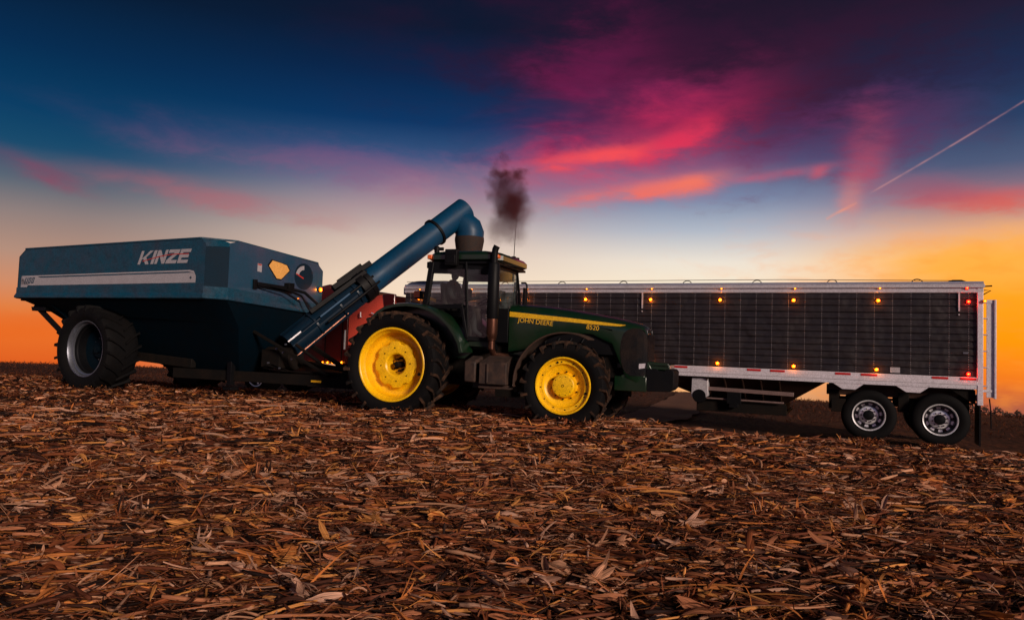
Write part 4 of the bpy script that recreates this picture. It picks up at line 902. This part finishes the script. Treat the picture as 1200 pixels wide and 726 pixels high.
def bulb(name, p, r, mt_, parent, ax='y', core=AMBERHOT, off=None, out=-1):
    """round marker lamp: dark base, glowing lens, hotter middle"""
    b = MB().use(BLACK)
    b.lathe([(0, out*.0), (r*1.5, out*.002), (r*1.5, out*.012), (0, out*.012)][::(-1 if out > 0 else 1)], 14, p, ax)
    b.use(mt_); b.lathe([(r*1.3, out*.012), (r*1.25, out*.026), (r*.62, out*.038)][::(-1 if out > 0 else 1)], 14, p, ax); b.use(core); b.lathe([(r*.62, out*.038), (r*.4, out*.044), (0, out*.046)][::(-1 if out > 0 else 1)], 14, p, ax)
    o_ = b.build(name, parent=parent, loc=off)
    if r >= .03:
        ld = bpy.data.lights.new(name+'_light', 'POINT'); ld.energy = 2.2 if parent is not bpy.data.objects.get('semi_truck') else .25; ld.shadow_soft_size = .012; ld.color = (1, .22, .01) if mt_ is AMBER else (1, .03, .01)
        lo = bpy.data.objects.new(name+'_light', ld); col.objects.link(lo); lo.parent = o_; lo.location = (p[0], p[1]+out*.075, p[2]) if ax == 'y' else (p[0]+out*.075, p[1], p[2])
    return o_
bulb('marker_lamp', (3.77, 1.20, 2.41), .04, AMBER, K, 'x', out=1, off=OFF)

# running gear and drawbar
b = MB().use(CHASSIS)
b.tube([(-.3, -1.15, .72), (-.3, 1.15, .72)], .12, 12); b.box(-.55, -.05, -.9, .9, .60, .85)
for s in (-1, 1):
    b.bar((-1.2, s*.62, .78), (1.8, s*.55, .62), .14, .2); b.bar((-.3, s*.8, .8), (-.3, s*.9, 1.6), .16, .16, (1, 0, 0))
kb('axle_frame', b, bevel=.012)
b = MB().use(CHASSIS)
b.bar((1.3, -.62, .40), (6.1, -.22, .40), .12, .22); b.bar((1.3, .62, .40), (6.1, .22, .40), .12, .22); b.box(5.9, 6.35, -.26, .26, .34, .50); b.box(6.3, 6.80, -.06, .06, .38, .46)
b.box(1.5, 1.7, -.6, .6, .34, .5); b.box(3.4, 3.6, -.45, .45, .34, .5); b.bar((5.0, -.45, .3), (6.1, -.3, .3), .05, .04)
kb('drawbar', b, bevel=.01)
b = MB().use(CHASSIS); b.bar((3.25, -.62, 1.52), (5.5, -.42, .52), .05, .06); b.tube([(4.45, -.24, 1.12), (5.2, -.2, .70)], .035, 8); b.bar((3.3, .62, 1.5), (5.5, .4, .52), .07, .09); kb('drawbar_brace', b, bevel=.008)
b = MB().use(REFYEL); b.box(5.02, 5.28, -.375, -.365, .37, .41); b.v = [(p[0], p[1]-.005, p[2]) for p in b.v]; kb('side_marker', b)
b = MB().use(BLACK); b.box(2.9, 3.02, -.62, -.5, .2, .75); b.box(2.84, 3.08, -.66, -.44, .1, .16); b.tube([(2.96, -.56, .75), (2.96, -.56, .85), (2.96, -.7, .85)], .015, 8); kb('parking_jack', b, bevel=.01)
b = MB().use(CHASSIS); b.box(3.6, 4.1, -.35, .35, .62, 1.0); b.lathe([(0, 3.5), (.24, 3.5), (.24, 4.25), (0, 4.25)], 20, (0, 0, .82), 'x'); b.tube([(4.4, 0, .75), (6.6, 0, .55)], .05, 10)
for k_ in range(3): b.tube([(3.7+.12*k_, -.38, .6+.05*k_), (4.3+.1*k_, -.42, .56), (5.2, -.3, .53+.02*k_), (6.4, -.1, .58)], .012, 6)
kb('auger_drive', b, bevel=.01)
b = MB().use(GALV)
for i_, p_ in enumerate([(4.3, -.45, .95), (4.35, -.44, 1.12), (4.1, -.44, 1.02), (3.95, -.5, .72), (4.5, -.40, .82), (4.2, -.43, .62)]): b.lathe([(0, -.02), (.018, -.02), (.018, .02), (0, .02)], 8, p_); b.cut()
b.build_each('pipe_fitting', parent=K, loc=OFF)
tyK = lug_tyre(.97, .60, .76, 20, .06, .05, RUBBER, RUBBER)
def cart_rim():
    b = MB().use(GALV)
    b.lathe([(.600, -.275), (.628, -.295), (.620, -.305), (.602, -.302), (.590, -.285), (.580, -.22), (.555, -.21), (.550, -.17)], 56); b.use(BLACK); b.lathe([(.550, -.17), (.545, -.12), (.525, -.10), (.52, .10), (.50, .12), (.30, .14), (.20, .12)], 56); b.use(GALV)
    b.lathe([(.60, -.275), (.59, .27), (.62, .295)], 40); b.use(CARTDARK); b.lathe([(.30, .138), (.22, .118), (.20, .04), (.10, .03), (.09, -.03), (0, -.035)], 30); b.lathe([(.52, .08), (.3, .138)], 30)
    b.use(GALV); bolts(b, .25, 10, .12, .09, .016); return b
w1 = empty('cart_wheel', (-.28, -1.40, .945), 0, K); ka = tyK.build('tyre', parent=w1); kr = cart_rim().build('rim', parent=w1, smooth=30)
dupwheel(w1, (ka, kr), (-.28, 1.40, .93), pi)

# auger: lower box, hinge, upper tube, spout
A0, A1, A2 = Vector((4.08, .06, 1.16)), Vector((4.93, 1.35, 2.50)), Vector((6.12, 3.42, 4.46))
d1, d2 = (A1-A0).normalized(), (A2-A1).normalized()
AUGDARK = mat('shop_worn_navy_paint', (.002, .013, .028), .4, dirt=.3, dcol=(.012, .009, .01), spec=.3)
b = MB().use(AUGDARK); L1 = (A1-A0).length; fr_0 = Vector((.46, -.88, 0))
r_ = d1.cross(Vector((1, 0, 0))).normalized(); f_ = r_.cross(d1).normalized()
b.tube([A0-d1*.1, A0+d1*.5, A1-d1*.2], .27, 28); b.bar(A0-d1*.10, A1+d1*.02, .44, .50, f_); b.use(AUGBLUE); b.bar(A0+d1*.85+fr_0*.33, A1-d1*.35+fr_0*.33, .05, .16, fr_0); b.use(AUGDARK)  # the lighter blue bar is a painted highlight along the dark box
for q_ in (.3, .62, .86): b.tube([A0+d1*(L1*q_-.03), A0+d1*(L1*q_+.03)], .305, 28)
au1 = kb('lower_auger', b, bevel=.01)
b = MB().use(ALU); pA = A0+d1*.02+Vector((0, -.0, 0))
view = Vector((.0, -1, 0)); side_ = d1.cross(view).normalized(); fr_ = Vector((.46, -.88, 0))
b.bar(A0+d1*.02+fr_*.43, A0+d1*.36+fr_*.43, .03, .05, fr_); kb('painted_highlight', b)  # bright strip added to stand for a highlight on the lower auger
b = MB().use(BLACK)
for s in (-.22, 0, .22):
    b.tube([A0+d1*.9+fr_*.34+side_*s, A1-d1*.1+fr_*.38+side_*s*1.1, A1+d2*.35+fr_*.36+side_*s], .028, 8)
b.bar(A0+d1*.8+fr_*.36-side_*.26, A1+d2*.30+fr_*.38-side_*.20, .10, .14, fr_)
b.tube([A1-d1*.16, A1+d1*.02], .37, 26); b.tube([A1+d2*.02, A1+d2*.14], .36, 26)
b.bar(A1-d1*.5+fr_*.36-side_*.40, A1+d2*.55+fr_*.3-side_*.34, .12, .16, fr_); b.bar(A1-d1*.35-side_*.42, A1+d2*.35-side_*.40, .3, .05, fr_)
kb('auger_hinge', b, bevel=.008)
b = MB().use(AUGBLUE); b.tube([A1+d2*.05, A1+d2*.12], .34, 30); b.tube([A1+d2*.1, A2+d2*.24], .305, 32)
up_ = Vector((0, 0, 1)); dn = -up_
SD = Vector((.90, .42, 0)).normalized()
b.tube([A2-d2*.05-up_*.06, A2+SD*.12-up_*.20, A2+SD*.26-up_*.34, A2+SD*.30-up_*.46, A2+SD*.30-up_*.60], [.24, .31, .35, .36, .35], 28)
au2 = kb('upper_auger', b, smooth=45)
b = MB().use(BLACK); b.tube([A2-d2*.84, A2-d2*.78], .345, 28); kb('auger_clamp', b); b = MB().use(PIPEMETAL); b.tube([A0+d1*.0-up_*.42+fr_0*.2, A1-d1*.4-up_*.38+fr_0*.2], .018, 6); kb('grease_line', b)
b = MB().use(BROWNRUBBER); c0 = A2+SD*.30
b.tube([c0-up_*.56, c0-up_*.64, c0-up_*.86, c0-up_*.98], [.36, .365, .33, .31], 28); b.tube([c0-up_*.58-d2*.2, c0-up_*.82+d2*.36], .016, 6); kb('spout_boot', b)

# ------------------------------------------------------------------ the semi-trailer (x to its rear, y away from the camera)
R = empty('hopper_trailer', (8.618, 14.546, -.45), rad(-25), label='long black ribbed hopper-bottom grain trailer with aluminium rails and amber lamps', category='trailer')
def rb(name, b, **k): return b.build(name, parent=k.pop('parent', R), **k)
XF, XR, WD = -12.75, .62, 2.6
b = MB().use(SIDING); nrow = 12; zt, zb = 3.07, 1.40; rh = (zt-zb)/nrow
for y_, s in ((0, 1), (WD, -1)):
    vs, fs = [], []
    for i in range(nrow):
        z0 = zb+i*rh
        for (dy, dz) in ((.022, 0), (.022, .012), (-.004, .020), (-.002, rh*.5), (.004, rh-.012), (.022, rh-.004), (.022, rh)):
            vs += [(XF, y_+s*dy, z0+dz), (XR, y_+s*dy, z0+dz)]
    nn = len(vs)//2; fs = [((2*i, 2*i+1, 2*i+3, 2*i+2) if s > 0 else (2*i+2, 2*i+3, 2*i+1, 2*i)) for i in range(nn-1)]
    b.add(vs, fs)
b.add([(XF, 0, zb), (XF, WD, zb), (XF, WD, zt), (XF, 0, zt)], [(0, 3, 2, 1)]); b.add([(XR, 0, zb), (XR, WD, zb), (XR, WD, zt), (XR, 0, zt)], [(0, 1, 2, 3)])
b.use(ALU)                                            # rows of rivets, part of the siding
k_ = 0; xx = XF+.16
while xx < XR-.05:
    for i in range(nrow*3):
        z_ = zb+(i+.5)*rh/3; e = .006; y_ = -.006
        b.add([(xx-e, y_+.005, z_-e), (xx+e, y_+.005, z_-e), (xx+e, y_+.005, z_+e), (xx-e, y_+.005, z_+e), (xx, y_-.004, z_)], [(0, 1, 4), (1, 2, 4), (2, 3, 4), (3, 0, 4)])
    xx += .335
rb('side_panels', b, smooth=0)
b = MB().use(ALU)
for y_, s in ((0, -1), (WD, 1)):
    b.bar((XF-.02, y_+s*.012, 3.10), (XR+.10, y_+s*.012, 3.10), .05, .06); b.bar((XF-.02, y_+s*.0, 3.152), (XR+.10, y_, 3.152), .03, .05)
    b.bar((XF-.02, y_+s*.022, 3.205), (XR+.12, y_+s*.022, 3.205), .075, .07)
for i in range(66): b.lathe([(0, -.044), (.006, -.042), (.008, -.036)], 6, (XF+.1+.2*i, 0, 3.10))
b.bar((XF, 0, 3.12), (XF, WD, 3.12), .06, .14); b.bar((XR+.05, -.03, 3.14), (XR+.05, WD+.03, 3.14), .10, .2)
rb('top_rail', b, bevel=.006)
b = MB().use(WHITERAIL)
for y_, s in ((0, -1), (WD, 1)):
    ys_ = y_+s*.018
    b.bar((XF, ys_, 1.362), (XR, ys_, 1.362), .045, .075); b.bar((XF, ys_+s*.008, 1.285), (XR, ys_+s*.008, 1.285), .055, .075); b.bar((XF, ys_, 1.205), (XR, ys_, 1.205), .045, .078)
    b.bar((XF, y_, 1.28), (XR, y_, 1.28), .03, .22)
    for x0 in (-1.80, -.62): b.prism([(x0-.18, ys_-.02*s, 1.17), (x0+.42, ys_-.02*s, 1.17), (x0+.26, ys_-.02*s, 1.045), (x0+.01, ys_-.02*s, 1.045)], (0, s*.03, 0))
rb('bottom_rail', b, bevel=.005)
b = MB().use(GALV)
for i in range(86):
    x_ = XF+.1+.155*i; b.lathe([(0, -.052), (.006, -.05), (.007, -.04)], 5, (x_, 0, 1.30 if i % 2 else 1.27)); b.lathe([(0, -.046), (.005, -.045), (.007, -.039)], 5, (x_+.05, 0, 1.19))
tag(rb('rail_bolts', b, smooth=0), kind='stuff')
for x0, x1 in [(-5.229, -5.015), (-3.704, -3.416), (-3.221, -2.923), (-1.925, -1.631), (-1.438, -1.136), (-.154, .127), (.331, .60), (-6.9, -6.6), (-8.6, -8.3), (-10.3, -10.0)]:
    b = MB().use(REFRED); b.box(x0 if x0 > -5.2 else x0-.08, x1, -.050, -.042, 1.343, 1.388); rb('reflective_tape', b)
b = MB().use(WHITERAIL)
for y_, s in ((-.02, 1), (WD+.02, -1)): b.box(.615, .715, *sorted((y_-.03*s, y_+.05*s)), .86, 3.08)
b.box(.64, .70, 0, WD, .92, 1.05); rb('rear_post', b, bevel=.008)
b = MB().use(WHITERAIL); b.box(.775, .90, .0, .02, 1.02, 2.93); b.box(.90, .935, -.035, .10, 1.0, 2.93)
b.box(.70, .92, -.01, .03, 1.12, 1.17); b.box(.70, .92, -.01, .03, 2.86, 2.91)
b.use(ALU)
for z_ in (1.24, 1.60, 1.92, 2.24, 2.56): b.box(.71, .80, -.045, -.0, z_-.012, z_+.012)
rb("rear_ladder", b, bevel=.005)
b = MB().use(BLACK); b.box(.66, .69, .05, .62, .06, .88); b.cut().box(.66, .69, WD-.62, WD-.05, .06, .88); b.build_each('mud_flap', parent=R); b = MB().use(BLACK); b.tube([(.82, -.02, 1.0), (.84, -.02, .8), (.85, -.02, .42)], .012, 6); rb('tarp_crank_strap', b)
b = MB().use(ALU)
for x_ in (-6.11, .31, -10.9): b.box(x_-.014, x_+.014, -.03, -.008, 2.70, 3.08); b.box(x_-.012, x_+.012, -.03, -.008, 2.62, 2.645); b.cut()
b.build_each('tarp_latch', parent=R)
b = MB().use(WHITEDECAL); b.box(-.90, -.72, -.014, -.010, 1.43, 1.54); b.cut().use(GALV); b.box(.38, .47, -.014, -.010, 1.86, 1.89); b.build_each('data_plate', parent=R)
# tarp rolled over bows
b = MB().use(TARP); vs, n = [], 14
for x_ in (XF-.03, XF+.25, XR-.2, XR+.08):
    hgt = .10 if x_ in (XF-.03, XR+.08) else .09
    for i in range(n+1): y_ = -.02+(WD+.04)*i/n; vs.append((x_, y_, 3.235+hgt*sin(pi*i/n)**.6))
b.add(vs, [(k_*(n+1)+i, k_*(n+1)+i+1, (k_+1)*(n+1)+i+1, (k_+1)*(n+1)+i) for k_ in range(3) for i in range(n)])
b.tube([(XF, -.035, 3.262), (XR+.1, -.035, 3.262)], .032, 10); rb('roll_tarp', b)
b = MB().use(TARP); vs = []
for i in range(15):
    t_ = i/14; y_ = -.02+(WD+.04)*t_; z_ = 3.24+.26*sin(pi*t_)**.5
    vs += [(XF-.06, y_, 3.02), (XF-.06, y_, z_-.03), (XF+.0, y_, z_), (XF+.75, y_, z_)]
b.add(vs, [(i*4+j, (i+1)*4+j, (i+1)*4+j+1, i*4+j+1) for i in range(14) for j in range(3)]); rb('tarp_end_cap', b)
b = MB().use(BLACK)
for x_ in (-9.75, -8.18, -6.6, -5.08, -3.54, -2.01, -.42): b.tube([(x_-.10+.10*(1-cos(rad(a))), .02+.05*sin(rad(a)), 3.27+.085*sin(rad(a))) for a in range(0, 181, 20)], .010, 6); b.cut()
b.tube([(.1, .0, 3.27), (.2, .0, 3.31), (.35, .0, 3.31), (.45, .0, 3.27)], .02, 6); b.cut().tube([(.66, 0, 3.19), (.86, -.05, 3.20)], .014, 6); b.tube([(.70, 0, 3.02), (.84, -.05, 3.11), (.70, -.02, 3.12)], .012, 6)
b.build_each('tarp_bow', parent=R)
b = MB().use(PIPEMETAL); b.tube([(XF, .03, 3.375), (-8, .03, 3.362), (-3, .03, 3.362), (.3, .03, 3.315)], .007, 5); rb('tarp_cord', b)
# marker lamps
for i, x_ in enumerate((-12.30, -10.70, -9.11, -7.52, -5.91, -4.32, -2.77, -1.13)): bulb('marker_lamp', (x_, -.008, 2.905), .030, AMBER, R); bulb('rail_lamp', (x_+.03, -.030, 3.158), .018, AMBER, R)
for x_ in (-12.30, -10.70, -9.11, -7.52, -5.91, -4.35, -2.75, -1.15): bulb('marker_lamp', (x_, -.008, 1.48), .030, AMBER, R)
for z_ in (2.89, 1.462): bulb('tail_lamp', (.467, -.008, z_), .030, REDGLOW, R, core=REDHOT)
bulb('rail_lamp', (.44, -.030, 3.158), .024, REDGLOW, R, core=REDHOT)
bulb('post_lamp', (.735, -.07, 2.90), .025, AMBER, R)
# hoppers
def hopper(xa, xb, ga, gb):
    b = MB().use(HOPPER)
    top = [(xa, .04, 1.20), (xb, .04, 1.20), (xb, WD-.04, 1.20), (xa, WD-.04, 1.20)]; bot = [(ga, .75, .62), (gb, .75, .62), (gb, WD-.75, .62), (ga, WD-.75, .62)]
    b.add(top+bot, [(0, 1, 5, 4), (1, 2, 6, 5), (2, 3, 7, 6), (3, 0, 4, 7)])
    for x_ in np.linspace(ga+.1, gb-.1, 5): b.prism([(x_, .05, 1.18), (x_, .70, .66), (x_, .60, .66), (x_, .02, 1.12)], (.025, 0, 0))
    rb('hopper', b, smooth=0)
    b = MB().use(CHASSIS); b.box(ga-.15, gb+.05, .30, WD-.30, .40, .46); b.box(ga-.15, gb+.05, .28, .32, .38, .62); b.box(ga-.1, gb, .5, WD-.5, .46, .62); rb('hopper_gate', b, bevel=.006)
    b = MB().use(DULLALLOY); b.bar((ga-.02, .18, .90), (gb+.2, .18, .86), .05, .085); b.bar((ga+.0, .18, .68), (gb, .18, .665), .035, .035); b.use(BLACK); b.box(ga+.55, ga+.85, .10, .22, .58, .84); b.box(ga+.60, ga+.80, .08, .2, .50, .58); rb('gate_rail', b, bevel=.006)
hopper(-6.1, -2.05, -4.70, -2.95); hopper(-11.2, -7.0, -9.9, -8.1)
b = MB().use(ALU); b.prism([(-4.93, .08, 1.13), (-4.57, .08, 1.13), (-4.57, .08, .73), (-4.66, .08, .66), (-4.94, .08, .69)], (0, .20, 0)); b.use(BLACK); b.lathe([(0, .06), (.15, .06), (.16, .2), (0, .2)][::-1], 20, (-4.76, 0, .72)); rb('valve_bracket', b, bevel=.006)
# bogie
b = MB().use(HOPPER); b.bar((-2.1, .35, 1.02), (.62, .35, 1.02), .10, .22); b.bar((-2.1, WD-.35, 1.02), (.62, WD-.35, 1.02), .10, .22); b.box(-2.0, .6, .2, WD-.2, 1.10, 1.16)
b.use(CHASSIS)
for x_ in (-1.95, -.64, .42): b.box(x_-.10, x_+.10, .22, .42, .62, 1.02); b.box(x_-.10, x_+.10, WD-.42, WD-.22, .62, 1.02)
for x_ in (-1.285, 0): b.tube([(x_, .3, .53), (x_, WD-.3, .53)], .075, 12); b.bar((x_-.6, .36, .86), (x_+.6, .36, .86), .08, .05); b.box(x_-.1, x_+.1, .30, .45, .5, .9)
b.lathe([(0, -.0), (.13, 0), (.13, .3), (0, .3)], 16, (-1.80, .30, .72)); b.prism([(.15, .05, 1.15), (.60, .05, 1.15), (.60, .05, .86), (.45, .05, .95)], (0, .03, 0))
b.box(-2.0, -1.72, .05, .12, .56, .84); rb('suspension', b, bevel=.01)
def truck_tyre():
    b = MB().use(RUBBER); R_, r_i = .525, .305
    for y0 in (0, .33):
        pr = [(r_i, y0+.02), (r_i+.03, y0-.0), (.40, y0-.022), (.47, y0-.012), (.505, y0+.01), (.522, y0+.03), (.525, y0+.06)]
        for g_ in (.09, .14, .19): pr += [(.525, y0+g_-.008), (.512, y0+g_-.006), (.512, y0+g_+.006), (.525, y0+g_+.008)]
        pr += [(.522, y0+.25), (.505, y0+.27), (.40, y0+.30), (r_i, y0+.26)]; b.lathe(pr, 56)
    return b
def truck_rim(mt_=CHROME):
    b = MB().use(mt_)
    b.lathe([(.305, .02), (.318, -.004), (.312, -.014), (.296, -.008), (.286, .012)], 60); b.use(DARKALLOY); b.lathe([(.286, .012), (.280, .05), (.262, .075), (.258, .13)], 60)
    n = 60
    def holes(i, j): return i == 1 and (j % 6) in (0, 1, 2)
    b.lathe([(.258, .13), (.250, .150), (.208, .150), (.196, .140)], n, skip=holes); b.use(CHROME); b.lathe([(.258, .129), (.250, .148), (.208, .152), (.196, .139)], n, skip=lambda i, j: not holes(i, j))  # bright alloy faces fill the hand holes to imitate reflected sky
    b.lathe([(.196, .140), (.185, .125), (.180, .108), (.165, .10), (.105, .10), (.10, .11)], n)
    b.use(BLACK); b.lathe([(.105, .11), (.10, .05), (.085, .03), (.05, .02), (0, .018)], 24); bolts(b, .136, 10, .10, .072, .0145); bolts(b, .07, 8, .03, .018, .008)
    b.lathe([(.262, .17), (0, .19)], 24); return b
wt = empty('trailer_wheel', (-1.285, .03, .525), 0, R); ta = truck_tyre().build('tyre', parent=wt); tr_ = truck_rim().build('rim', parent=wt, smooth=30)
def dup2(loc, rz, ry, par=R):
    c_ = wt.copy(); col.objects.link(c_); c_.location = loc; c_.rotation_euler = (0, ry, rz); c_.parent = par
    for ch in (ta, tr_): d = ch.copy(); col.objects.link(d); d.parent = c_
dup2((0, .03, .525), 0, .4); dup2((-1.285, WD-.03, .525), pi, .2); dup2((0, WD-.03, .525), pi, .7)

# ------------------------------------------------------------------ the red semi truck hitched in front of the trailer (it points to -x of the trailer's frame)
S = empty('semi_truck', (TR0.x+TA.x*-13.2, TR0.y+TA.y*-13.2, -.45), rad(155), label='red semi truck with a row of amber sill lamps behind the cart auger', category='truck')
def sb(name, b, **k): return b.build(name, parent=S, **k)          # x forward from the back of the sleeper, near side at +y... 0
b = MB().use(REDSKYLIT)
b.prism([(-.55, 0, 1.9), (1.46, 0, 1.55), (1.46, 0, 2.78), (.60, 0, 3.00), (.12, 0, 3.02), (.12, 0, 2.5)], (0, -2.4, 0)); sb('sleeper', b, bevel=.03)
b = MB().use(REDTRUCK)
b.prism([(1.47, .01, 1.02), (4.1, .01, 1.02), (4.1, .01, 2.2), (3.6, .01, 3.05), (2.2, .01, 3.32), (1.47, .01, 3.22)], (0, -2.42, 0))
b.prism([(-.10, .02, 2.0), (.14, .02, 2.0), (.32, .02, 3.02), (-.10, .02, 3.04)], (0, -.06, 0)); b.prism([(-.10, -2.36, 2.0), (.14, -2.36, 2.0), (.32, -2.36, 3.02), (-.10, -2.36, 3.04)], (0, -.06, 0))
b.prism([(-.08, .0, .98), (1.47, .0, .98), (1.47, .0, 1.54), (-.08, .0, 1.84)], (0, -.5, 0))
b.hexa([(4.1, -.35, 1.0), (5.9, -.5, 1.0), (5.9, -1.9, 1.0), (4.1, -2.05, 1.0), (4.1, -.35, 2.1), (5.8, -.55, 1.85), (5.8, -1.85, 1.85), (4.1, -2.05, 2.1)])
cabS = sb('cab', b, bevel=.03)
b = MB().use(BLACK); b.box(2.35, 3.35, .012, .02, 2.15, 2.85); b.cut()
for q_ in (1.62, 2.22, 3.46): b.box(q_, q_+.03, .012, .02, 1.1, 2.2 if q_ > 3 else 2.9); b.cut()
sb_ = b.build_each('door_seam', parent=S); sb_[0].name = 'door_window'
b = MB().use(CHROME); b.tube([(.98, .03, 2.38), (.98, .08, 2.38), (.98, .08, 2.52)], .018, 6); b.cut().tube([(.25, .03, 2.44), (.45, .07, 2.44), (.62, .07, 2.50)], .018, 6); b.cut().box(1.52, 1.56, .01, .03, 1.45, 2.0); b.build_each('grab_handle', parent=S)
b = MB().use(CHASSIS); b.box(-1.6, 5.9, -.75, -.55, .62, .9); b.box(-1.6, 5.9, -1.85, -1.65, .62, .9); b.box(-1.9, .1, -1.9, -.5, .92, 1.02); sb('frame_rails', b)
b = MB().use(BLACK); b.tube([(1.6, -.28, .66), (3.4, -.28, .66)], .29, 20); b.cut().tube([(1.6, -2.12, .66), (3.4, -2.12, .66)], .29, 20); b.build_each('fuel_tank', parent=S)
b = MB().use(CHROME); b.box(5.9, 6.05, -2.2, -.2, .5, .95); sb('bumper', b, bevel=.02); b = MB().use(CHROME); b.box(5.82, 5.93, -1.6, -.8, 1.0, 1.8); sb('radiator_grille', b, bevel=.02)
for s in (-.2, -2.2):
    b = MB().use(REDTRUCK); b.v = []; q_ = curve_strip(4.9, .52, .66, 0, 180, min(s, s-(.35 if s > -1 else -.35)), max(s, s-(.35 if s > -1 else -.35)), .04, REDTRUCK); sb('fender', q_)
for x_ in (1.60, 1.77, 1.93, 2.10, 2.28, 2.77, 3.26, 3.44): bulb('sill_lamp', (x_, .012, 1.0+.075*(3.4-x_)/1.8), .032, AMBER, S, out=1)
def sdup(loc, rz, ry):
    c_ = wt.copy(); col.objects.link(c_); c_.parent = S; c_.location = loc; c_.rotation_euler = (0, ry, rz); c_.name = 'truck_wheel'
    for ch in (ta, tr_): d = ch.copy(); col.objects.link(d); d.parent = c_
for x_ in (-1.15, .12): sdup((x_, -.05, .525), pi, .1); sdup((x_, -2.35, .525), 0, .5)
sdup((4.9, -.08, .525), pi, .1); sdup((4.9, -2.32, .525), 0, .1)

# ------------------------------------------------------------------ puff of exhaust smoke
def smoke():
    b = MB(); X0, X1, Y0, Y1, Z0, Z1 = -.8, .8, -.7, .7, -1.05, 1.15
    b.box(X0, X1, Y0, Y1, Z0, Z1)
    mt = bpy.data.materials.new('dark_exhaust_smoke'); mt.use_nodes = True; t = mt.node_tree; t.nodes.clear(); N = t.nodes; L = t.links
    o = N.new('ShaderNodeOutputMaterial'); pv = N.new('ShaderNodeVolumePrincipled'); L.new(pv.outputs[0], o.inputs['Volume'])
    pv.inputs['Color'].default_value = (.26, .06, .065, 1); pv.inputs['Anisotropy'].default_value = .2
    tcn = N.new('ShaderNodeTexCoord'); ns = N.new('ShaderNodeTexNoise'); ns.inputs['Scale'].default_value = 2.6; ns.inputs['Detail'].default_value = 8; ns.inputs['Roughness'].default_value = .6
    L.new(tcn.outputs['Object'], ns.inputs[0])
    sb_ = N.new('ShaderNodeVectorMath'); sb_.operation = 'SUBTRACT'; L.new(ns.outputs[1], sb_.inputs[0]); sb_.inputs[1].default_value = (.5, .5, .5)
    ml = N.new('ShaderNodeVectorMath'); ml.operation = 'SCALE'; L.new(sb_.outputs[0], ml.inputs[0]); ml.inputs[3].default_value = .75
    ad_ = N.new('ShaderNodeVectorMath'); ad_.operation = 'ADD'; L.new(tcn.outputs['Object'], ad_.inputs[0]); L.new(ml.outputs[0], ad_.inputs[1])
    tot = None
    for (x_, y_, z_, r, s) in [(-.22, 0, .52, .19, 9), (.24, .0, .48, .17, 8), (.02, .0, .32, .30, 4), (-.22, 0, .18, .28, 6), (.22, 0, .06, .30, 6), (.04, 0, -.14, .32, 8), (.14, 0, -.36, .32, 4.2), (-.14, .0, -.66, .36, 2.2), (.20, 0, -.74, .32, 1.8), (.42, 0, -.25, .28, 1.8), (-.12, .05, .84, .14, 2.5), (-.42, 0, .3, .16, 1.8)]:
        dd = N.new('ShaderNodeVectorMath'); dd.operation = 'DISTANCE'; L.new(ad_.outputs[0], dd.inputs[0]); dd.inputs[1].default_value = (x_, y_, z_)
        mr = N.new('ShaderNodeMapRange'); mr.interpolation_type = 'SMOOTHSTEP'; L.new(dd.outputs['Value'], mr.inputs[0]); mr.inputs[1].default_value = r*1.25; mr.inputs[2].default_value = r*.15; mr.inputs[3].default_value = 0; mr.inputs[4].default_value = s
        if tot is None: tot = mr.outputs[0]
        else:
            a = N.new('ShaderNodeMath'); a.operation = 'ADD'; L.new(tot, a.inputs[0]); L.new(mr.outputs[0], a.inputs[1]); tot = a.outputs[0]
    L.new(tot, pv.inputs['Density'])
    ob = b.build('exhaust_smoke', mt, smooth=0); ob.location = T.matrix_world @ Vector((1.60, -.30, 3.95)) if False else (-1.55+cos(rad(20))*1.60-.30*sin(rad(20)), 14.12-sin(rad(20))*1.60-.30*cos(rad(20)), 3.98)
    ob.scale = (.84, .84, .88)
    tag(ob, kind='stuff', label='dark red-brown puff of exhaust smoke hanging above the tractor', category='smoke')
smoke()

# ------------------------------------------------------------------ low line of far trees on the right
b = MB().use(mat('far_tree_foliage', (.045, .022, .014), .9, dirt=.2))
for k_ in range(900):
    t_ = RNG.random(); az = 31+4.6*t_+RNG.normal(0, .15); d = 230+RNG.normal(0, 6); x_, y_ = d*sin(rad(az)), d*cos(rad(az)); h_ = (1.6+1.6*abs(sin(az*3.1))+.6*sin(az*11))*(1-.6*t_)
    z_ = float(ground_z(x_, y_))+h_*RNG.random()**.7*1.2; r_ = RNG.uniform(.25, .8); q_ = [Vector(RNG.normal(0, 1, 3)).normalized()*r_ for _ in range(3)]
    b.add([(x_+v.x, y_+v.y, z_+v.z) for v in q_], [(0, 1, 2)])
tag(b.build('far_tree_line', smooth=0), kind='stuff', label='low dark line of trees on the horizon right of the trailer', category='trees')
